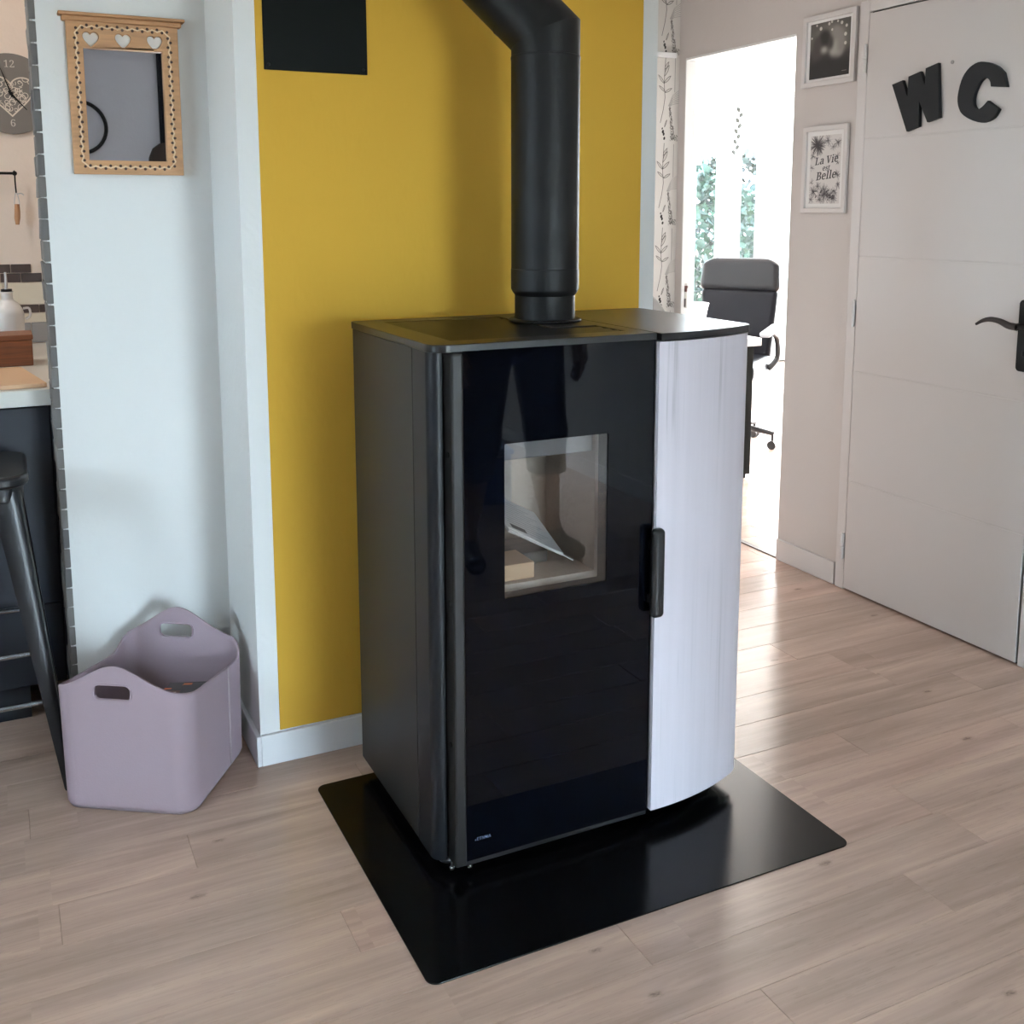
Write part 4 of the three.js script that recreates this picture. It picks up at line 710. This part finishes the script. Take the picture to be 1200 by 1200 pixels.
{ // a person standing behind the camera, mirrored in the black glass of the stove
  const field = (caps, lo, hi, n, k, clip) => {   // joined tapered capsules -> one smooth surface
    const mc = new MarchingCubes(n, M.black, false, false, 200000), c = V(), half = V((hi[0] - lo[0]) / 2, (hi[1] - lo[1]) / 2, (hi[2] - lo[2]) / 2), mid = V((hi[0] + lo[0]) / 2, (hi[1] + lo[1]) / 2, (hi[2] + lo[2]) / 2);
    const cs = caps.map(([a, b, ra, rb]) => { const A = V(...a), D = V(...b).sub(A); return { A, D, l: Math.max(1e-8, D.lengthSq()), ra, rb }; }), q = V();
    for (let z = 0, i = 0; z < n; z++) for (let y = 0; y < n; y++) for (let x = 0; x < n; x++, i++) {
      c.set((x - n / 2) / (n / 2) * half.x + mid.x, (y - n / 2) / (n / 2) * half.y + mid.y, (z - n / 2) / (n / 2) * half.z + mid.z);
      let d = 1e3;
      for (const s of cs) { q.copy(c).sub(s.A); const t = Math.max(0, Math.min(1, q.dot(s.D) / s.l)), e = q.addScaledVector(s.D, -t).length() - (s.ra + (s.rb - s.ra) * t); if (e > d + k) continue; const h = Math.max(0, Math.min(1, 0.5 + (0.5 * (d - e)) / k)); d = d > 10 ? e : d * (1 - h) + e * h - k * h * (1 - h); }
      if (clip) d = Math.max(d, clip(c));
      mc.field[i] = -d;
    }
    mc.isolation = 0; mc.update();
    const p = new Float32Array(mc.count * 3); for (let i = 0; i < mc.count; i++) { p[i * 3] = mc.positionArray[i * 3] * half.x + mid.x; p[i * 3 + 1] = mc.positionArray[i * 3 + 1] * half.y + mid.y; p[i * 3 + 2] = mc.positionArray[i * 3 + 2] * half.z + mid.z; }
    let g = new THREE.BufferGeometry(); g.setAttribute('position', new THREE.BufferAttribute(p, 3)); g = mergeVertices(g, 1e-5); g.computeVertexNormals();
    let up = 0; const P = g.attributes.position, I = g.index.array, a = V(), b = V(), e = V(); for (let i = 0; i < I.length; i += 3) { a.fromBufferAttribute(P, I[i]).sub(mid); b.fromBufferAttribute(P, I[i + 1]).sub(mid); e.fromBufferAttribute(P, I[i + 2]).sub(mid); up += a.dot(b.cross(e)); }
    if (up < 0) { for (let i = 0; i < I.length; i += 3) { const t = I[i]; I[i] = I[i + 1]; I[i + 1] = t; } g.computeVertexNormals(); }
    return g;
  };
  const two = (f) => [...f(1), ...f(-1)], skin = std([0.46, 0.28, 0.20], 0.55);
  const legs = two((s) => [[[s * 0.10, 0.92, 0], [s * 0.145, 0.49, -0.01], 0.088, 0.058], [[s * 0.145, 0.49, -0.01], [s * 0.185, 0.09, 0.02], 0.055, 0.038], [[s * 0.145, 0.36, 0.02], [s * 0.17, 0.22, 0.025], 0.052, 0.040]]);
  const trunk = [[[-0.085, 0.93, 0.01], [0.085, 0.93, 0.01], 0.118, 0.118], [[-0.06, 1.08, 0], [0.06, 1.08, 0], 0.112, 0.112], [[-0.075, 1.28, 0], [0.075, 1.28, 0], 0.12, 0.12], [[-0.155, 1.41, 0.01], [0.155, 1.41, 0.01], 0.062, 0.062]];
  const upperArm = two((s) => [[[s * 0.19, 1.40, 0.01], [s * 0.245, 1.13, 0.02], 0.055, 0.043]]);
  const foreArm = two((s) => [[[s * 0.245, 1.13, 0.02], [s * 0.25, 0.89, -0.06], 0.041, 0.028]]);
  const feet = two((s) => [[[s * 0.185, 0.075, 0.03], [s * 0.195, 0.04, -0.02], 0.042, 0.036], [[s * 0.185, 0.04, 0.05], [s * 0.215, 0.035, -0.16], 0.036, 0.030]]);
  const head = [[[0, 1.44, 0.015], [0, 1.56, 0.005], 0.056, 0.054], [[0, 1.655, 0.012], [0, 1.63, 0.0], 0.098, 0.09], [[0, 1.60, -0.03], [0, 1.565, -0.045], 0.058, 0.036]];
  const t = thing('person', 'person in dark knee-length trousers and a dark top, mirrored in the black stove glass', 'person', [1.80, 0, 0.02], 0.05);
  const face = field([...head, [[0, 1.645, -0.098], [0, 1.612, -0.116], 0.012, 0.016], [[-0.05, 1.672, -0.085], [0.05, 1.672, -0.085], 0.018, 0.018], [[-0.022, 1.578, -0.083], [0.022, 1.578, -0.083], 0.011, 0.011], ...two((s) => [[[s * 0.098, 1.655, 0.012], [s * 0.094, 1.615, 0.006], 0.015, 0.010]])], [-0.15, 1.45, -0.15], [0.15, 1.79, 0.15], 90, 0.018);
  const hand = (s) => field([[[0, 0, 0], [0, -0.075, -0.008], 0.026, 0.030], [[0.014, 0, -0.016], [0.012, -0.07, -0.026], 0.016, 0.014], [[-0.014, 0, 0.012], [-0.012, -0.07, 0.012], 0.016, 0.014],
    ...[[-0.030, 0.066, 0.0], [-0.010, 0.075, 0.004], [0.011, 0.070, 0.004], [0.030, 0.055, 0.0]].flatMap(([z, l]) => [[[0, -0.08, z], [-0.006, -0.08 - l * 0.5, z * 1.1], 0.0095, 0.0088], [[-0.006, -0.08 - l * 0.5, z * 1.1], [-0.022, -0.08 - l, z * 1.1], 0.0088, 0.0075]]),
    [[-0.004, -0.02, -0.026], [-0.016, -0.055, -0.050], 0.013, 0.011], [[-0.016, -0.055, -0.050], [-0.026, -0.085, -0.052], 0.0105, 0.009]], [-0.07, -0.18, -0.08], [0.05, 0.04, 0.06], 64, 0.008).scale(s, 1, 1).rotateX(0.25).translate(s * 0.252, 0.865, -0.068);
  const flip = (g) => { const I = g.index.array; for (let i = 0; i < I.length; i += 3) { const k = I[i]; I[i] = I[i + 1]; I[i + 1] = k; } g.computeVertexNormals(); return g; };
  add('body', [field([...legs, ...trunk, ...upperArm, ...foreArm, ...feet, head[0]], [-0.42, -0.02, -0.30], [0.42, 1.62, 0.30], 100, 0.035), face, hand(1), flip(hand(-1))], skin, t);
  const grow = (c, r) => c.map(([a, b, ra, rb]) => [a, b, ra + r, rb + r]);
  add('top', field([...grow(trunk, 0.014), ...grow(upperArm, 0.018)], [-0.40, 0.84, -0.22], [0.40, 1.52, 0.22], 90, 0.035, (p) => Math.max(0.88 - p.y, p.y - 1.468, Math.abs(p.x) > 0.2 ? 1.17 - p.y : -1)), std([0.012, 0.013, 0.018], 0.9), t);
  add('trousers', field([...grow(legs.filter((l, i) => i % 3 === 0), 0.026), ...two((s) => [[[s * 0.145, 0.50, -0.01], [s * 0.165, 0.30, 0.01], 0.082, 0.080]]), ...grow(trunk.slice(0, 1), 0.018)], [-0.36, 0.28, -0.24], [0.36, 1.06, 0.24], 90, 0.03, (p) => Math.max(0.33 - p.y, p.y - 1.02)), std([0.004, 0.0045, 0.007], 0.9), t);
  for (const s of [1, -1]) add('shoe', field(grow(feet.slice(s > 0 ? 0 : 2, s > 0 ? 2 : 4), 0.008), [s * 0.2 - 0.09, -0.01, -0.24], [s * 0.2 + 0.09, 0.16, 0.13], 60, 0.02, (p) => Math.max(0.001 - p.y, p.y - 0.095)), std([0.012, 0.012, 0.013], 0.6), t);
  for (const s of [1, -1]) { const e = add('eye', new THREE.SphereGeometry(0.0125, 16, 12).translate(s * 0.034, 1.650, -0.080), std([0.8, 0.78, 0.75], 0.3), t); add('iris', new THREE.SphereGeometry(0.0062, 12, 8).translate(s * 0.034, 1.650, -0.0885), std([0.05, 0.03, 0.02], 0.3), e); }
  add('hair', field([[[0, 1.668, 0.022], [0, 1.66, 0.03], 0.105, 0.10], [[0, 1.60, 0.06], [0, 1.57, 0.055], 0.062, 0.05]], [-0.15, 1.50, -0.14], [0.15, 1.80, 0.16], 70, 0.02, (p) => Math.max(1.70 - p.y - Math.max(0, p.z + 0.03) * 2.6, 1.56 - p.y)), std([0.035, 0.022, 0.015], 0.8), t);
}

renderer.render(scene, camera);
